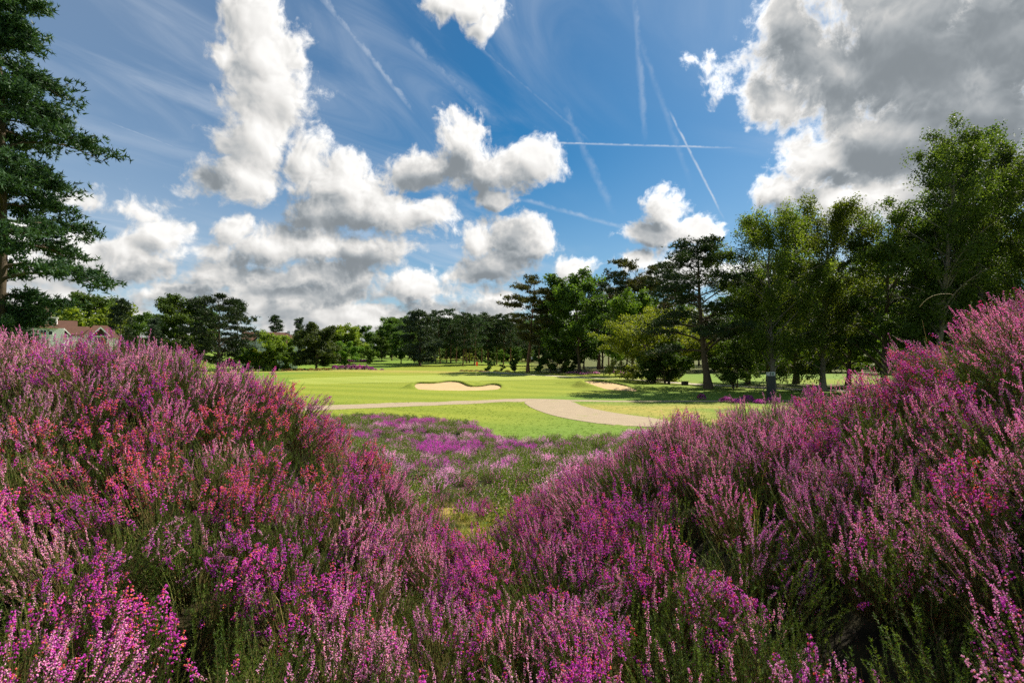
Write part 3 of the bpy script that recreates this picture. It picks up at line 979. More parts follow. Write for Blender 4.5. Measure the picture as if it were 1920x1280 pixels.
random.seed(3)
spots = scatter(0.50, 5.2, .150, .28, 77)
hz = heather_top(spots[:, 0], spots[:, 1])
plants = []
for (x, y, s), z in zip(spots, hz):
    cl_ = clearing(x, y)
    if random.random() < cl_ * .75:
        continue
    hol = hollow(x, y)
    if random.random() < hol * 1.05:
        continue
    thin = float(fnoise(np.array([x * 2.7 + 4]), np.array([y * 2.7]), 71)[0])
    if thin > .52 or (thin > .34 and random.random() < .6):          # dark hollows between the plants
        continue
    px, py = to_px(np.array((x, y, z)))
    if px < -260 or px > 2180 or py > 1500:
        continue
    k = species(px, py, x, y)
    if cl_ <= .3 and random.random() < (.13 if px < 900 else .10): k = 'green'
    if cl_ > .3:
        k = 'green' if random.random() < .8 else 'ling'
        z -= .10 * cl_
    plants.append((math.hypot(x, y), x, y, z, s, k, px))
plants.sort()
WORDS = {'bell': ('magenta bell heather plant in flower', 'magenta bell heather'), 'rust': ('rusty red fading bell heather plant', 'rusty red bell heather'),
         'ling': ('pale pink ling heather plant with slender flower spikes', 'pale pink ling heather'), 'green': ('mostly green heather plant with few flowers', 'green heather')}
rest = []
for i, (r, x, y, z, s, k, px) in enumerate(plants):
    sc = (s / .21) ** .6 * random.uniform(.86, 1.14) * (0.94 if k == 'green' else 1)
    z0 = z - .42 * sc * random.uniform(.84, 1.06) + .10 * float(fnoise(np.array([x * 1.9]), np.array([y * 1.9]), 61)[0])
    # stems lean a little away from the slope, out over the trough
    g = (heather_top(np.array([x + .1, x, ]), np.array([y, y + .1])) - z) / .1
    tilt = Vector((-g[0] * .30 + random.gauss(0, .27), -g[1] * .30 + random.gauss(0, .27), 1)).to_track_quat('Z', 'Y')
    rot = (tilt.to_matrix() @ Matrix.Rotation(random.uniform(0, 6.28), 3, 'Z')).to_euler()
    v = random.randrange(len(PLANTS[k]))
    if i >= 300:
        rest.append((x, y, z0, rot, sc, k, v))
        continue
    side = 'left bank' if px < 850 else 'right bank'
    root = link('heather_plant', None, None, WORDS[k][0] + ' massed on the ' + side, 'heather', WORDS[k][1] + ' on the ' + side, loc=(x, y, z0), rot=rot, scale=sc)
    root.empty_display_size = .05
    fol, flo = PLANTS[k][v]
    link('foliage', fol, root, kind='stuff')
    if flo: link('flowers', flo, root, kind='stuff')


# ------------------------------------------------------------------ the rest of the heather and the short growth: one mass
def instancer(name, pts, rots, scls, idx, protos, m=None):
    """One object whose geometry nodes stand copies of the protos (meshes) on its points."""
    hold = bpy.data.collections.new(name + '_kinds')
    for i, pm in enumerate(protos):
        hold.objects.link(bpy.data.objects.new('%s_%03d' % (name, i), pm))
    me = bpy.data.meshes.new(name)
    me.vertices.add(len(pts)); me.vertices.foreach_set('co', np.asarray(pts, np.float32).ravel())
    a = me.attributes.new('turn', 'FLOAT_VECTOR', 'POINT'); a.data.foreach_set('vector', np.asarray(rots, np.float32).ravel())
    a = me.attributes.new('size', 'FLOAT', 'POINT'); a.data.foreach_set('value', np.asarray(scls, np.float32))
    a = me.attributes.new('which', 'INT', 'POINT'); a.data.foreach_set('value', np.asarray(idx, np.int32))
    t = bpy.data.node_groups.new(name, 'GeometryNodeTree')
    t.interface.new_socket('Geometry', in_out='INPUT', socket_type='NodeSocketGeometry')
    t.interface.new_socket('Geometry', in_out='OUTPUT', socket_type='NodeSocketGeometry')
    gi = t.nodes.new('NodeGroupInput'); go = t.nodes.new('NodeGroupOutput')
    ci = t.nodes.new('GeometryNodeCollectionInfo'); ci.inputs['Collection'].default_value = hold
    ci.inputs['Separate Children'].default_value = True; ci.inputs['Reset Children'].default_value = True
    ip = t.nodes.new('GeometryNodeInstanceOnPoints'); ip.inputs['Pick Instance'].default_value = True
    def named(nm, dt):
        q = t.nodes.new('GeometryNodeInputNamedAttribute'); q.data_type = dt; q.inputs['Name'].default_value = nm
        return next(s for s in q.outputs if s.enabled and s.name == 'Attribute')
    t.links.new(gi.outputs[0], ip.inputs['Points']); t.links.new(ci.outputs[0], ip.inputs['Instance'])
    t.links.new(named('which', 'INT'), ip.inputs['Instance Index']); t.links.new(named('turn', 'FLOAT_VECTOR'), ip.inputs['Rotation']); t.links.new(named('size', 'FLOAT'), ip.inputs['Scale'])
    t.links.new(ip.outputs[0], go.inputs[0])
    o = bpy.data.objects.new(name, me)
    COL.objects.link(o)
    md = o.modifiers.new('stand', 'NODES'); md.node_group = t
    o['kind'] = 'stuff'
    return o


def far_clump(kind, n=110, rad=.24, H=.30):
    """Heather as it reads from some metres off: flower spikes of flakes over a tangle of green."""
    FV, FF, FT, fm = [], [], [], []
    nv = 0
    tones = {'bell': (.20, .10), 'ling': (.55, .06), 'rust': (.80, .10), 'green': (.55, .05), 'dusk': (.12, .08)}
    m0, sd = tones[kind]
    for i in range(n):
        r = rad * math.sqrt(RNG.uniform()); a = RNG.uniform(0, 6.28)
        h = H * (1 - .45 * (r / rad) ** 2) * RNG.uniform(.72, 1.1)
        tip = np.array((r * math.cos(a), r * math.sin(a), h)); D = tip * (.9, .9, 0) + (0, 0, .35); D = D / np.linalg.norm(D) + RNG.normal(0, .12, 3); D /= np.linalg.norm(D)
        fl = RNG.uniform() < (.10 if kind == 'green' else .70)
        L = RNG.uniform(.06, .12)
        k = 12 if fl else 9
        P = tip - D * (RNG.uniform(0, L, k) if fl else RNG.uniform(.0, .22, k))[:, None] + RNG.normal(0, .004 if fl else .012, (k, 3))
        s = RNG.uniform(.0045, .0085, k) if fl else RNG.uniform(.008, .016, k)
        Q = np.array([(-1, 0, 0), (0, -.55, 0), (1, 0, 0), (0, .55, 0)], float)
        V, F = stamp(Q, np.array([(0, 1, 2), (0, 2, 3)]), P, frame_to(RNG.normal(0, 1, (k, 3))), s)
        FV.append(V); FF.append(F + nv); nv += len(V)
        FT.append(np.repeat(np.clip(RNG.normal(m0, sd, k), 0, .95) if fl else np.clip(RNG.normal(.66 if kind == 'green' else .5, .2, k), 0, .92), 4))
        fm.append(np.full(len(F), 0 if fl else 1))
    return mesh_from('far_heather', np.concatenate(FV), np.concatenate(FF), [M_petal, M_heath_leaf], False, np.concatenate(fm), {'tone': np.concatenate(FT)})


def tuft(n, L, spread, w, tone, tsd=.08):
    """A tuft of grass blades."""
    V, F, T = [], [], []
    nv = 0
    for i in range(n):
        a = RNG.uniform(0, 6.28); r = RNG.uniform(0, spread * .5)
        b = np.array((r * math.cos(a), r * math.sin(a), 0)); ln = L * RNG.uniform(.5, 1.1); a2 = a + RNG.normal(0, .5); o = RNG.uniform(.1, .65)
        d = np.array((math.cos(a2), math.sin(a2), 0)); sd_ = np.array((-d[1], d[0], 0)) * w
        p1 = b + d * ln * o * .35 + (0, 0, ln * .55); p2 = b + d * ln * o + (0, 0, ln * (1 - .35 * o))
        V += [b - sd_, b + sd_, p1 - sd_ * .8, p1 + sd_ * .8, p2]
        F += [(nv, nv + 1, nv + 3), (nv, nv + 3, nv + 2), (nv + 2, nv + 3, nv + 4)]
        T += [np.clip(RNG.normal(tone, tsd), 0, 1)] * 5
        nv += 5
    return mesh_from('tuft', np.array(V), np.array(F), M_blade, False, attrs={'tone': np.array(T)})


M_blade = mat('grass_blade', lambda: ramp(attr('tone'), [(0.0, (0.030, 0.060, 0.010)), (0.4, (0.110, 0.190, 0.020)), (0.7, (0.21, 0.27, 0.045)), (1.0, (0.42, 0.33, 0.11))]), 0.6, transl=0.35, spec=0.2)

near_protos, near_index = [], {}
for k in PLANTS:
    for v, (fol, flo) in enumerate(PLANTS[k]):
        near_index[(k, v)] = len(near_protos)
        near_protos += [q for q in (fol, flo) if q]
pts, rots, scs, idx = [], [], [], []
for x, y, z, rot, sc, k, v in rest:
    for j in range(2 if PLANTS[k][v][1] else 1):
        pts.append((x, y, z)); rots.append(tuple(rot)); scs.append(sc); idx.append(near_index[(k, v)] + j)
base = len(near_protos)
far_kinds = ['bell', 'bell', 'ling', 'ling', 'ling', 'green', 'green', 'rust']
protos = near_protos + [far_clump(k) for k in far_kinds]
rg = np.random.default_rng(9)
n_far = 9000
fx = rg.uniform(-26, 26, n_far); fy = rg.uniform(3.0, 30, n_far) ** 1.0
keep = (np.abs(fx) < fy * 1.08 + .6) & (np.hypot(fx, fy) > 4.9)
fx, fy = fx[keep], fy[keep]
hm = heather_mask(fx, fy)
vis = (np.abs(fx + 1.5) < 5.5 + fy * .12) | (rg.uniform(size=len(fx)) < .4)
keep = (hm > rg.uniform(.2, .8, len(fx))) & vis
fx, fy = fx[keep], fy[keep]
top = np.minimum(heather_top(fx, fy), 9); gzs = ground_z(fx, fy)
nz = fnoise(fx * .42, fy * .42, 51); nz2 = fnoise(fx * 1.1, fy * 1.1, 52)
for x, y, g, a, b in zip(fx, fy, gzs, nz, nz2):
    if random.random() < clearing(x, y) * .8:
        continue
    right = x > .06 * y - .2
    if right and y < 12: k = 2 + random.randrange(3) if random.random() < (.50 + .5 * b if y < 7 else .30 + .5 * b) else 5 + random.randrange(2)
    elif a + .4 * b > (.17 if y > 14 else .50): k = random.randrange(2)
    elif a > -.05: k = 2 + random.randrange(3) if b > (.02 if y > 14 else .16) else 5 + random.randrange(2)
    else: k = 5 + random.randrange(2) if random.random() < .90 else (2 if random.random() < .6 else 0)
    if y < 9.5 and random.random() < .45:                        # fuller plants stand among the short growth
        kk = 'green' if k >= 5 else ('ling' if k >= 2 else 'bell')
        v = random.randrange(len(PLANTS[kk])); sc = random.uniform(.6, .95)
        rt = (random.gauss(0, .22), random.gauss(0, .22), random.uniform(0, 6.28))
        for j in range(2 if PLANTS[kk][v][1] else 1):
            pts.append((x, y, g - .06)); rots.append(rt); scs.append(sc); idx.append(near_index[(kk, v)] + j)
        continue
    pts.append((x, y, g - .03)); rots.append((random.gauss(0, .12), random.gauss(0, .12), random.uniform(0, 6.28))); scs.append(random.uniform(.75, 1.25)); idx.append(base + k)
# green shoots under and between the near plants
under = [make_plant(dict(shoot=1), 34, .12, .34).meshes('undergrowth')[0] for _ in range(3)]
u0 = len(protos); protos += under
for x, y, s in scatter(.42, 5.0, .115, .24, 99):
    z = float(heather_top(np.array([x]), np.array([y]))[0])
    if random.random() < max(clearing(x, y) * 1.2, hollow(x, y) * .5): continue
    pts.append((x, y, z - .42)); rots.append((random.gauss(0, .2), random.gauss(0, .2), random.uniform(0, 6.28))); scs.append(random.uniform(.75, 1.15)); idx.append(u0 + random.randrange(3))
instancer('heather', pts, rots, scs, idx, protos)

# grass: dry tufts in the clearings and along the edge of the patch, longer blades in the rough by the path
gp, gr, gs, gk = [], [], [], []
gprot = [tuft(46, .11, .14, .0018, .86), tuft(46, .13, .14, .0018, .70), tuft(40, .045, .18, .0022, .50, .05), tuft(40, .05, .20, .0022, .44, .05), tuft(36, .04, .18, .0022, .58, .05), tuft(5, .30, .05, .0006, .84, .10)]
for _ in range(2600):
    x, y = rg.uniform(-2.2, 2.0), rg.uniform(.9, 8.5)
    c = clearing(x, y)
    if c > rg.uniform(.12, .6):
        gp.append((x, y, float(ground_z(np.array([x]), np.array([y]))[0]) - .01)); gk.append(int(rg.integers(0, 2)) if rg.uniform() < .8 else 2); gs.append(rg.uniform(.6, 1.3))
n_g = 15000
x = rg.uniform(-16, 20, n_g); y = rg.uniform(17, 47, n_g)
k = (heather_mask(x, y) < .35) & (dist_poly(x, y, fork) > -.14) & (np.abs(x) < y * 1.05) & (dist_poly(x, y, np.array(strip_outline(pa, (3, 3, 2.9, 2.8, 2.3, 2.2, 2.4, 1.3, .9, .9, .9), 0))) > -.16)
x, y = x[k], y[k]
k = rg.uniform(size=len(x)) < np.where(y < 38, 1.0, .35)
x, y = x[k], y[k]
for a, b, z in zip(x, y, ground_z(x, y)):
    gp.append((a, b, z - .012)); gk.append(int(rg.choice((2, 3, 4)))); gs.append(rg.uniform(.5, 1.15) * (1.0 if b < 38 else .6))
for _ in range(200):                                            # thin dry blades among the heather
    x, y = rg.uniform(-4.5, 4.5), rg.uniform(.8, 4.6)
    if abs(x) < y * 1.1 + .3:
        gp.append((x, y, float(heather_top(np.array([x]), np.array([y]))[0]) - .30)); gk.append(5); gs.append(rg.uniform(.6, 1.2))
gr = [(0, 0, q) for q in rg.uniform(0, 6.28, len(gp))]
instancer('grass', gp, gr, gs, gk, gprot)
# ------------------------------------------------------------------ trees
def leaf_mat(name, dark, light, transl=0.42, rough=0.55, tc=(1.35, 1.35, 0.55)):
    def col():
        c = mix(attr('tone'), dark, light)
        return node('ShaderNodeHueSaturation', {'Hue': lin(objrand(), 0, 1, .488, .512), 'Saturation': 1.0, 'Value': lin(objrand(), 0, 1, .82, 1.18), 'Color': c})
    return mat(name, col, rough, transl=transl, spec=0.25, tcol=tc)


def bark_mat(name, a, b, scale=6.0):
    return mat(name, lambda: mix(noise(vm('MULTIPLY', objco(), (1.0, 1.0, .25)), scale, 5.0, .7), a, b), 0.9, spec=.1,
               bump=lambda: (noise(vm('MULTIPLY', objco(), (1.0, 1.0, .3)), scale * 2, 4.0, .7), .6, .05))


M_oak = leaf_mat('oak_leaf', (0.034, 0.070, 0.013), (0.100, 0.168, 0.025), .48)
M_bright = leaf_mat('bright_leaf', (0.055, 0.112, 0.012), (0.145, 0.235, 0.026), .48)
M_lime = leaf_mat('lime_leaf', (0.10, 0.15, 0.015), (0.22, 0.27, 0.030), .45)
M_birch = leaf_mat('birch_leaf', (0.055, 0.092, 0.014), (0.150, 0.195, 0.028), .54)
M_olive = leaf_mat('olive_leaf', (0.105, 0.145, 0.014), (0.260, 0.300, 0.035), .48)
M_hawthorn = leaf_mat('hawthorn_leaf', (0.026, 0.042, 0.011), (0.085, 0.112, 0.020), .38)
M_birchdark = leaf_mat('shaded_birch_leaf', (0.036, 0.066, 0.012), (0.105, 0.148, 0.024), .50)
M_pine = leaf_mat('pine_needle', (0.020, 0.045, 0.016), (0.062, 0.100, 0.034), .22)
M_pinebig = leaf_mat('cedar_needle', (0.018, 0.046, 0.020), (0.060, 0.115, 0.042), .25)
M_fir = leaf_mat('fir_needle', (0.014, 0.032, 0.012), (0.045, 0.072, 0.022), .2)
M_bluegreen = leaf_mat('spruce_needle', (0.030, 0.055, 0.036), (0.085, 0.125, 0.070), .22)
M_bark = bark_mat('bark', (0.035, 0.026, 0.018), (0.12, 0.095, 0.065))
M_redbark = bark_mat('pine_bark', (0.06, 0.035, 0.022), (0.22, 0.125, 0.070))
M_birchbark = bark_mat('birch_bark', (0.05, 0.045, 0.035), (0.26, 0.235, 0.19), 3.0)

TRI = (np.array([(-.5, 0, 0), (.5, 0, 0), (.12, .95, .15)]), np.array([(0, 1, 2)]))
KITE = (np.array([(0, -.5, 0), (.42, .08, .10), (0, .62, 0), (-.42, .08, .10)]), np.array([(0, 1, 2), (0, 2, 3)]))
NEEDLE = (np.array([(-.15, 0, 0), (.15, 0, 0), (0, 0, 1.0)]), np.array([(0, 1, 2)]))


def bez(p0, p1, p2, n):
    t = np.linspace(0, 1, n)[:, None]
    return p0 * (1 - t) ** 2 + 2 * p1 * t * (1 - t) + p2 * t ** 2


TOPS = {}


def grow(name, H, R_, clear=.25, prof=None, limbs=20, elev=(20, 60), subs=6, per=10, clump=.9, leaf=.22, leaves=130, kind='broad', trunk_r=None, lean=(0, 0), droop=0.0,
         flat=.7, leafmat=None, barkmat=None, wob=.25, stems=1, limb_from=None, weep=0.0, seed=0, gap=.0, one_sided=None, sub_from=.35):
    """A tree: wandering trunk, limbs to an uneven outline, side branches, leaf clumps on their outer parts."""
    rg = np.random.default_rng(seed + 1000)
    prof = prof or (lambda t: np.sin(np.clip(t, 0, 1) ** .8 * math.pi) ** .6)
    wood = MB()
    trunk_r = trunk_r or H * .020
    cl = []                                                         # clump centres
    for s in range(stems):
        base = np.zeros(3) if stems == 1 else np.array((rg.normal(0, .25), rg.normal(0, .25), 0))
        top = np.array((lean[0] + rg.normal(0, .03 * H), lean[1] + rg.normal(0, .03 * H), H * (.96 if s == 0 else rg.uniform(.7, .95))))
        if stems > 1:
            a = 2 * math.pi * s / stems + rg.uniform(-.4, .4)
            top[:2] += np.array((math.cos(a), math.sin(a))) * R_ * rg.uniform(.3, .6)
        n = 12
        t = np.linspace(0, 1, n)
        tr = base + (top - base) * t[:, None]
        w = np.cumsum(rg.normal(0, wob * H * .02, (n, 2)), 0)
        tr[:, :2] += (w - w[-1] * t[:, None])
        rad = trunk_r * (1 - .92 * t ** .8); rad[0] *= 1.35
        wood.tube(tr, rad / (1 if stems == 1 else 1.8), 8)
        nl = limbs if stems == 1 else max(3, limbs // stems)
        f0 = limb_from if limb_from is not None else clear * .85
        for i in range(nl):
            u = (i + rg.uniform(0, .9)) / nl                        # 0 bottom ... 1 top of the crown
            hz = f0 + (.97 - f0) * u
            p0 = np.array([np.interp(hz, t, tr[:, k]) for k in range(3)])
            a = i * 2.399 + rg.normal(0, .35)
            ct = np.clip((hz - clear) / (1 - clear), 0.02, 1)
            L = R_ * float(prof(ct)) * rg.uniform(.72, 1.12)
            if one_sided is not None:
                L *= 1 + one_sided[1] * math.cos(a - one_sided[0])
            L = max(L, .05 * R_)
            e = R(rg.uniform(*elev)) * (1 if kind != 'conifer' else 1 - .4 * ct)
            d = np.array((math.cos(a) * math.cos(e), math.sin(a) * math.cos(e), math.sin(e)))
            p2 = p0 + d * L + np.array((0, 0, -droop * L))
            p1 = p0 + d * L * .5 + np.array((0, 0, .16 * L)) + rg.normal(0, .05 * L, 3)
            lb = bez(p0, p1, p2, 6)
            r0 = max(.012, np.interp(hz, t, rad) * .5)
            wood.tube(lb, r0 * np.linspace(1, .22, 6), 5)
            for j in range(subs):
                v = sub_from + (1.0 - sub_from) * (j + rg.uniform(0, 1)) / subs
                q0 = np.array([np.interp(v, np.linspace(0, 1, 6), lb[:, k]) for k in range(3)])
                if j == subs - 1: q0 = lb[-1]
                sl = L * rg.uniform(.22, .45) * (1.1 - .4 * v) + clump * .4
                sd = np.cross(d, (0, 0, 1)) * rg.choice((-1, 1)) * rg.uniform(.3, 1) + d * rg.uniform(.3, 1) + np.array((0, 0, rg.uniform(-.15, .6) if kind == 'broad' else rg.uniform(-.06, .22)))
                sd /= np.linalg.norm(sd)
                q2 = q0 + sd * sl + np.array((0, 0, -weep * sl))
                sb = bez(q0, (q0 + q2) / 2 + rg.normal(0, .06 * sl, 3) + (0, 0, .10 * sl), q2, 4)
                wood.tube(sb, r0 * .35 * np.linspace(1, .25, 4), 3)
                k = max(1, int(per * rg.uniform(.6, 1.3)))
                for m in range(k):
                    if rg.uniform() < gap: continue
                    w_ = rg.uniform(.25, 1.05)
                    c = q0 + (q2 - q0) * w_ + rg.normal(0, clump * .28, 3) * (1, 1, .5 if kind != 'broad' else 1)
                    cl.append((c[0], c[1], c[2], clump * rg.uniform(.55, 1.15)))
    cl = np.array(cl)
    n = len(cl)
    per_leaf = np.maximum(4, rg.poisson(leaves, n))
    ci = np.repeat(np.arange(n), per_leaf)
    N = len(ci)
    cc = cl[ci, :3]; cr = cl[ci, 3]
    ctone = np.clip(rg.normal(.45, .24, n), 0, 1)[ci]
    if kind == 'broad':
        v = rg.normal(0, 1, (N, 3)); v /= np.linalg.norm(v, axis=1)[:, None]
        rr = rg.uniform(0, 1, N) ** .45
        P = cc + v * (rr * cr)[:, None] * (1, 1, flat)
        if weep > 0:
            P[:, 2] -= np.abs(rg.normal(0, 1, N)) * cr * weep * 1.2
        d = v * .6 + rg.normal(0, .6, (N, 3)) + (0, 0, .35)
        T = KITE if leaf > .001 and N < 70000 else TRI
        V, F = stamp_rg(T[0], T[1], P, d, leaf * rg.uniform(.6, 1.25, N), rg)
        k = len(T[0])
    else:
        # needle bursts: each clump holds some tufts, each tuft a fan of blades turned up and out
        v = rg.normal(0, 1, (N, 3)); v[:, 2] *= flat
        P = cc + v * (cr * .42)[:, None]
        tufts = np.floor(rg.uniform(0, 9, N)).astype(int)
        key = ci * 9 + tufts
        tc = np.random.default_rng(seed + 5).normal(0, .48, (n * 9, 3)) * (1, 1, flat * .8)
        P = cc + tc[key] * cr[:, None]
        out = cc - np.array((lean[0] * .5, lean[1] * .5, 0)); out[:, 2] = 0
        out /= np.linalg.norm(out, axis=1)[:, None] + 1e-6
        d = rg.normal(0, .75, (N, 3)) + (0, 0, .45) + out * .45
        T = NEEDLE
        V, F = stamp_rg(T[0], T[1], P, d, leaf * rg.uniform(.6, 1.3, N), rg)
        k = 3
    tone = np.clip(ctone + rg.normal(0, .14, N), 0, 1)
    crown = mesh_from(name + '_crown', V, F, leafmat or M_oak, False, attrs={'tone': np.repeat(tone, k)})
    TOPS[crown.name] = float(np.percentile(V[:, 2], 99.7))
    trunk = wood.mesh(name + '_trunk', barkmat or M_bark, True)
    return trunk, crown


def stamp_rg(TV, TF, P, d, sc, rg):
    d = d / (np.linalg.norm(d, axis=1)[:, None] + 1e-9)
    ref = np.where(np.abs(d[:, 2:3]) < .9, np.array([[0, 0, 1.0]]), np.array([[1.0, 0, 0]]))
    u = np.cross(ref, d); u /= np.linalg.norm(u, axis=1)[:, None]
    v = np.cross(d, u)
    a = rg.uniform(0, 2 * math.pi, len(d))[:, None]
    M = np.stack([u * np.cos(a) + v * np.sin(a), -u * np.sin(a) + v * np.cos(a), d], -1)
    return stamp(TV, TF, P, M, sc)


def plant_tree(name, meshes, loc, label, cat='tree', group=None, rz=0.0, sc=1.0):
    root = link(name, None, None, label, cat, group, loc=tuple(loc), rot=(0, 0, rz), scale=sc)
    link('trunk', meshes[0], root)
    link('crown', meshes[1], root)
    return root


def foot(px, Y, dz=0.0):
    x = (px - 960) / FPX * Y
    return np.array((x, Y, float(ground_z(np.array([x]), np.array([Y]))[0]) - .05 + dz))


dome = lambda t: np.sqrt(np.clip(1 - (2 * t - .9) ** 2 / 1.25, 0.02, 1))
cone = lambda t: np.clip(1.05 - t, .03, 1) ** .9
umbr = lambda t: np.clip(.25 + 1.1 * np.sin(np.clip(t, 0, 1) * math.pi * .80), .1, 1.05)
spread = lambda t: np.clip(1.1 - .55 * t - .4 * (t > .9), .1, 1)

# --- the tall pine that leans in at the left edge
big = grow('pine', 25.5, 3.9, clear=.10, prof=lambda t: np.interp(t, (0, .11, .17, .21, .255, .30, .36, .57, .70, 1), (.42, .44, .50, .78, 1.16, 1.02, .82, .80, .58, .14)) * (1 + .15 * np.sin(t * 40) + .12 * np.sin(t * 23 + 1)), limbs=78, elev=(-20, 12), subs=10, per=4.2, clump=.62, leaf=.24, leaves=66, kind='conifer',
           flat=.52, droop=.14, trunk_r=.30, lean=(.5, 0), leafmat=M_pinebig, barkmat=M_bark, seed=3, sub_from=.25)
plant_tree('pine_tree', big, foot(-14, 25.5), 'tall dark pine with long layered branches reaching in from the left edge', rz=.4)
low = grow('pine', 7.4, 2.4, clear=.04, prof=lambda t: np.clip(1.08 - t, .1, 1) ** .7, limbs=34, elev=(0, 22), subs=6, per=4, clump=.7, leaf=.26, leaves=44, kind='conifer', flat=.5, trunk_r=.2, leafmat=M_bluegreen, seed=4)
plant_tree('pine_tree', low, foot(0, 31), 'low bushy blue green pine beneath the tall dark pine', sc=.95)

# --- kinds shared by many trees
OAK = [grow('oak', 15, 6.2, clear=.16, prof=dome, limbs=24, elev=(8, 58), subs=6, per=3.4, clump=1.15, leaf=.36, leaves=58, leafmat=M_oak, seed=s) for s in (10, 11)]
FARPINE = [grow('pine', 19, 3.3, clear=.34, prof=lambda t: np.clip(.62 + .55 * np.sin(t * math.pi) - .55 * t ** 3, .1, 1.1), limbs=24, elev=(-4, 32), subs=4, per=3, clump=.95, leaf=.52, leaves=34, kind='conifer', flat=.5, trunk_r=.22, leafmat=M_pine, barkmat=M_redbark, seed=s) for s in (20, 21, 22)]
FIR = grow('fir', 14, 3.4, clear=.04, prof=cone, limbs=46, elev=(-10, 14), subs=4, per=2.4, clump=.75, leaf=.46, leaves=34, kind='conifer', flat=.5, trunk_r=.2, leafmat=M_fir, seed=30)
CYPRESS = grow('cypress', 12, 1.7, clear=.03, prof=lambda t: np.clip(1.04 - t, .05, 1) ** .6, limbs=40, elev=(20, 50), subs=3, per=3, clump=.55, leaf=.36, leaves=40, kind='conifer', flat=.9, trunk_r=.16, leafmat=M_bluegreen, seed=31)
BUSHY = [grow('bush', 6.5, 3.6, clear=.06, prof=dome, limbs=18, elev=(5, 60), subs=5, per=3.4, clump=.85, leaf=.30, leaves=52, leafmat=m, stems=3, trunk_r=.22, seed=s) for s, m in ((40, M_bright), (41, M_lime), (42, M_olive))]
SHRUB = grow('shrub', 3.0, 1.7, clear=.03, prof=dome, limbs=15, elev=(5, 65), subs=4, per=3, clump=.45, leaf=.16, leaves=58, leafmat=M_oak, stems=4, trunk_r=.10, seed=44)
BRIGHTOAK = grow('oak', 16, 6.8, clear=.14, prof=dome, limbs=24, elev=(8, 55), subs=6, per=3.4, clump=1.2, leaf=.36, leaves=58, leafmat=M_bright, seed=12)

# --- the trees one can tell apart, from the left
W = plant_tree
def T(name, ms, px, Y, top, label, cat='tree', group=None, h0=None, rz=None, dz=0.0):
    """Stand a tree at column px, distance Y, its top at row top of the photograph."""
    f = foot(px, Y, dz)
    h = CAM[2] + (HOR - top) / FPX * Y - f[2]
    h0 = TOPS[ms[1].name]
    return plant_tree(name, ms, f, label, cat, group, random.uniform(0, 6.28) if rz is None else rz, h / h0)

random.seed(8)
T('broadleaf_tree', OAK[0], 96, 150, 568, 'pale rounded tree furthest left behind the house chimney', h0=15)
T('broadleaf_tree', OAK[1], 170, 120, 550, 'dark spreading tree behind the yellow green tree by the house', h0=15)
T('broadleaf_tree', BUSHY[1], 176, 102, 571, 'yellow green rounded tree just behind the house roof', h0=6.5)
T('fir_tree', FIR, 222, 98, 560, 'dark pointed conifer to the right of the large gabled house', h0=14)
T('cedar_tree', FIR, 297, 150, 590, 'distant flat branched cedar between the pointed conifer and the oak', h0=14)
T('broadleaf_tree', OAK[0], 262, 128, 588, 'grey green tree behind the heather between the house and the oak', h0=15, rz=2)
T('spruce_tree', CYPRESS, 292, 104, 596, 'small blue green spruce in front of the distant cedar', h0=12)
T('oak_tree', OAK[1], 346, 112, 556, 'broad dark green oak to the left of the black pine', h0=15, rz=1.0)
BLACKPINE = grow('pine', 15, 4.9, clear=.06, prof=lambda t: np.clip(.72 + .45 * np.sin(t * math.pi * .9) - .62 * t ** 4, .12, 1.1), limbs=40, elev=(-2, 36), subs=6, per=3, clump=.9, leaf=.50, leaves=38, kind='conifer', flat=.55, trunk_r=.35, leafmat=M_fir, seed=33)
T('pine_tree', BLACKPINE, 410, 104, 554, 'large dense black green pine left of the distant white house', h0=15)
T('fir_tree', FIR, 441, 112, 562, 'slender dark fir leaning on the right side of the black green pine', h0=14, rz=4)
T('cedar_tree', FIR, 519, 150, 591, 'open layered conifer above the roof of the distant white house', h0=14, rz=1.5)
T('broadleaf_tree', OAK[0], 485, 165, 622, 'small treetop peeping over the distant roof ridge', h0=15, rz=.6)
T('cypress_tree', CYPRESS, 563, 150, 596, 'narrow pointed cypress right of the distant white house', h0=12)
T('broadleaf_tree', BUSHY[1], 521, 112, 622, 'bright lime green bushy tree in front of the distant white house', h0=6.5)
for px, top, k, w in ((470, 652, 0, 'below the roof of'), (492, 655, 2, 'under the gable of'), (545, 650, 0, 'at the right corner of')):
    T('hedge_shrub', BUSHY[k], px, 110, top, 'green garden shrub %s the distant white house' % w, 'shrub', 'garden shrubs by the white house', h0=6.5)
ROUND = grow('hawthorn', 8.2, 4.9, clear=.15, prof=lambda t: np.sqrt(np.clip(1 - (1.9 * t - .8) ** 2 / 1.35, .03, 1)), limbs=32, elev=(-12, 62), subs=7, per=4.4, clump=.80, leaf=.30, leaves=70, leafmat=M_hawthorn, seed=50, trunk_r=.30)
W('hawthorn_tree', ROUND, foot(593, 104), 'round dark green tree standing alone on the fairway beside purple heather', rz=1.2, sc=.93)
T('willow_tree', BUSHY[1], 612, 150, 612, 'soft pale green tree rising behind the lone round tree', h0=6.5)
T('broadleaf_tree', BUSHY[1], 641, 152, 608, 'yellow green tree to the right behind the lone round tree', h0=6.5, rz=2)
for px, top in ((556, 648), (580, 640), (606, 636), (628, 646)):
    T('broadleaf_tree', BUSHY[0], px, 158, top, 'bright garden tree glimpsed behind the lone round tree', 'tree', 'garden trees behind the lone round tree', h0=6.5)
T('broadleaf_tree', BUSHY[0], 655, 140, 640, 'low bright green tree behind the far purple heather', h0=6.5, rz=3)
T('broadleaf_tree', OAK[0], 677, 165, 611, 'dark green round topped tree left of the far wood', h0=15, rz=3)
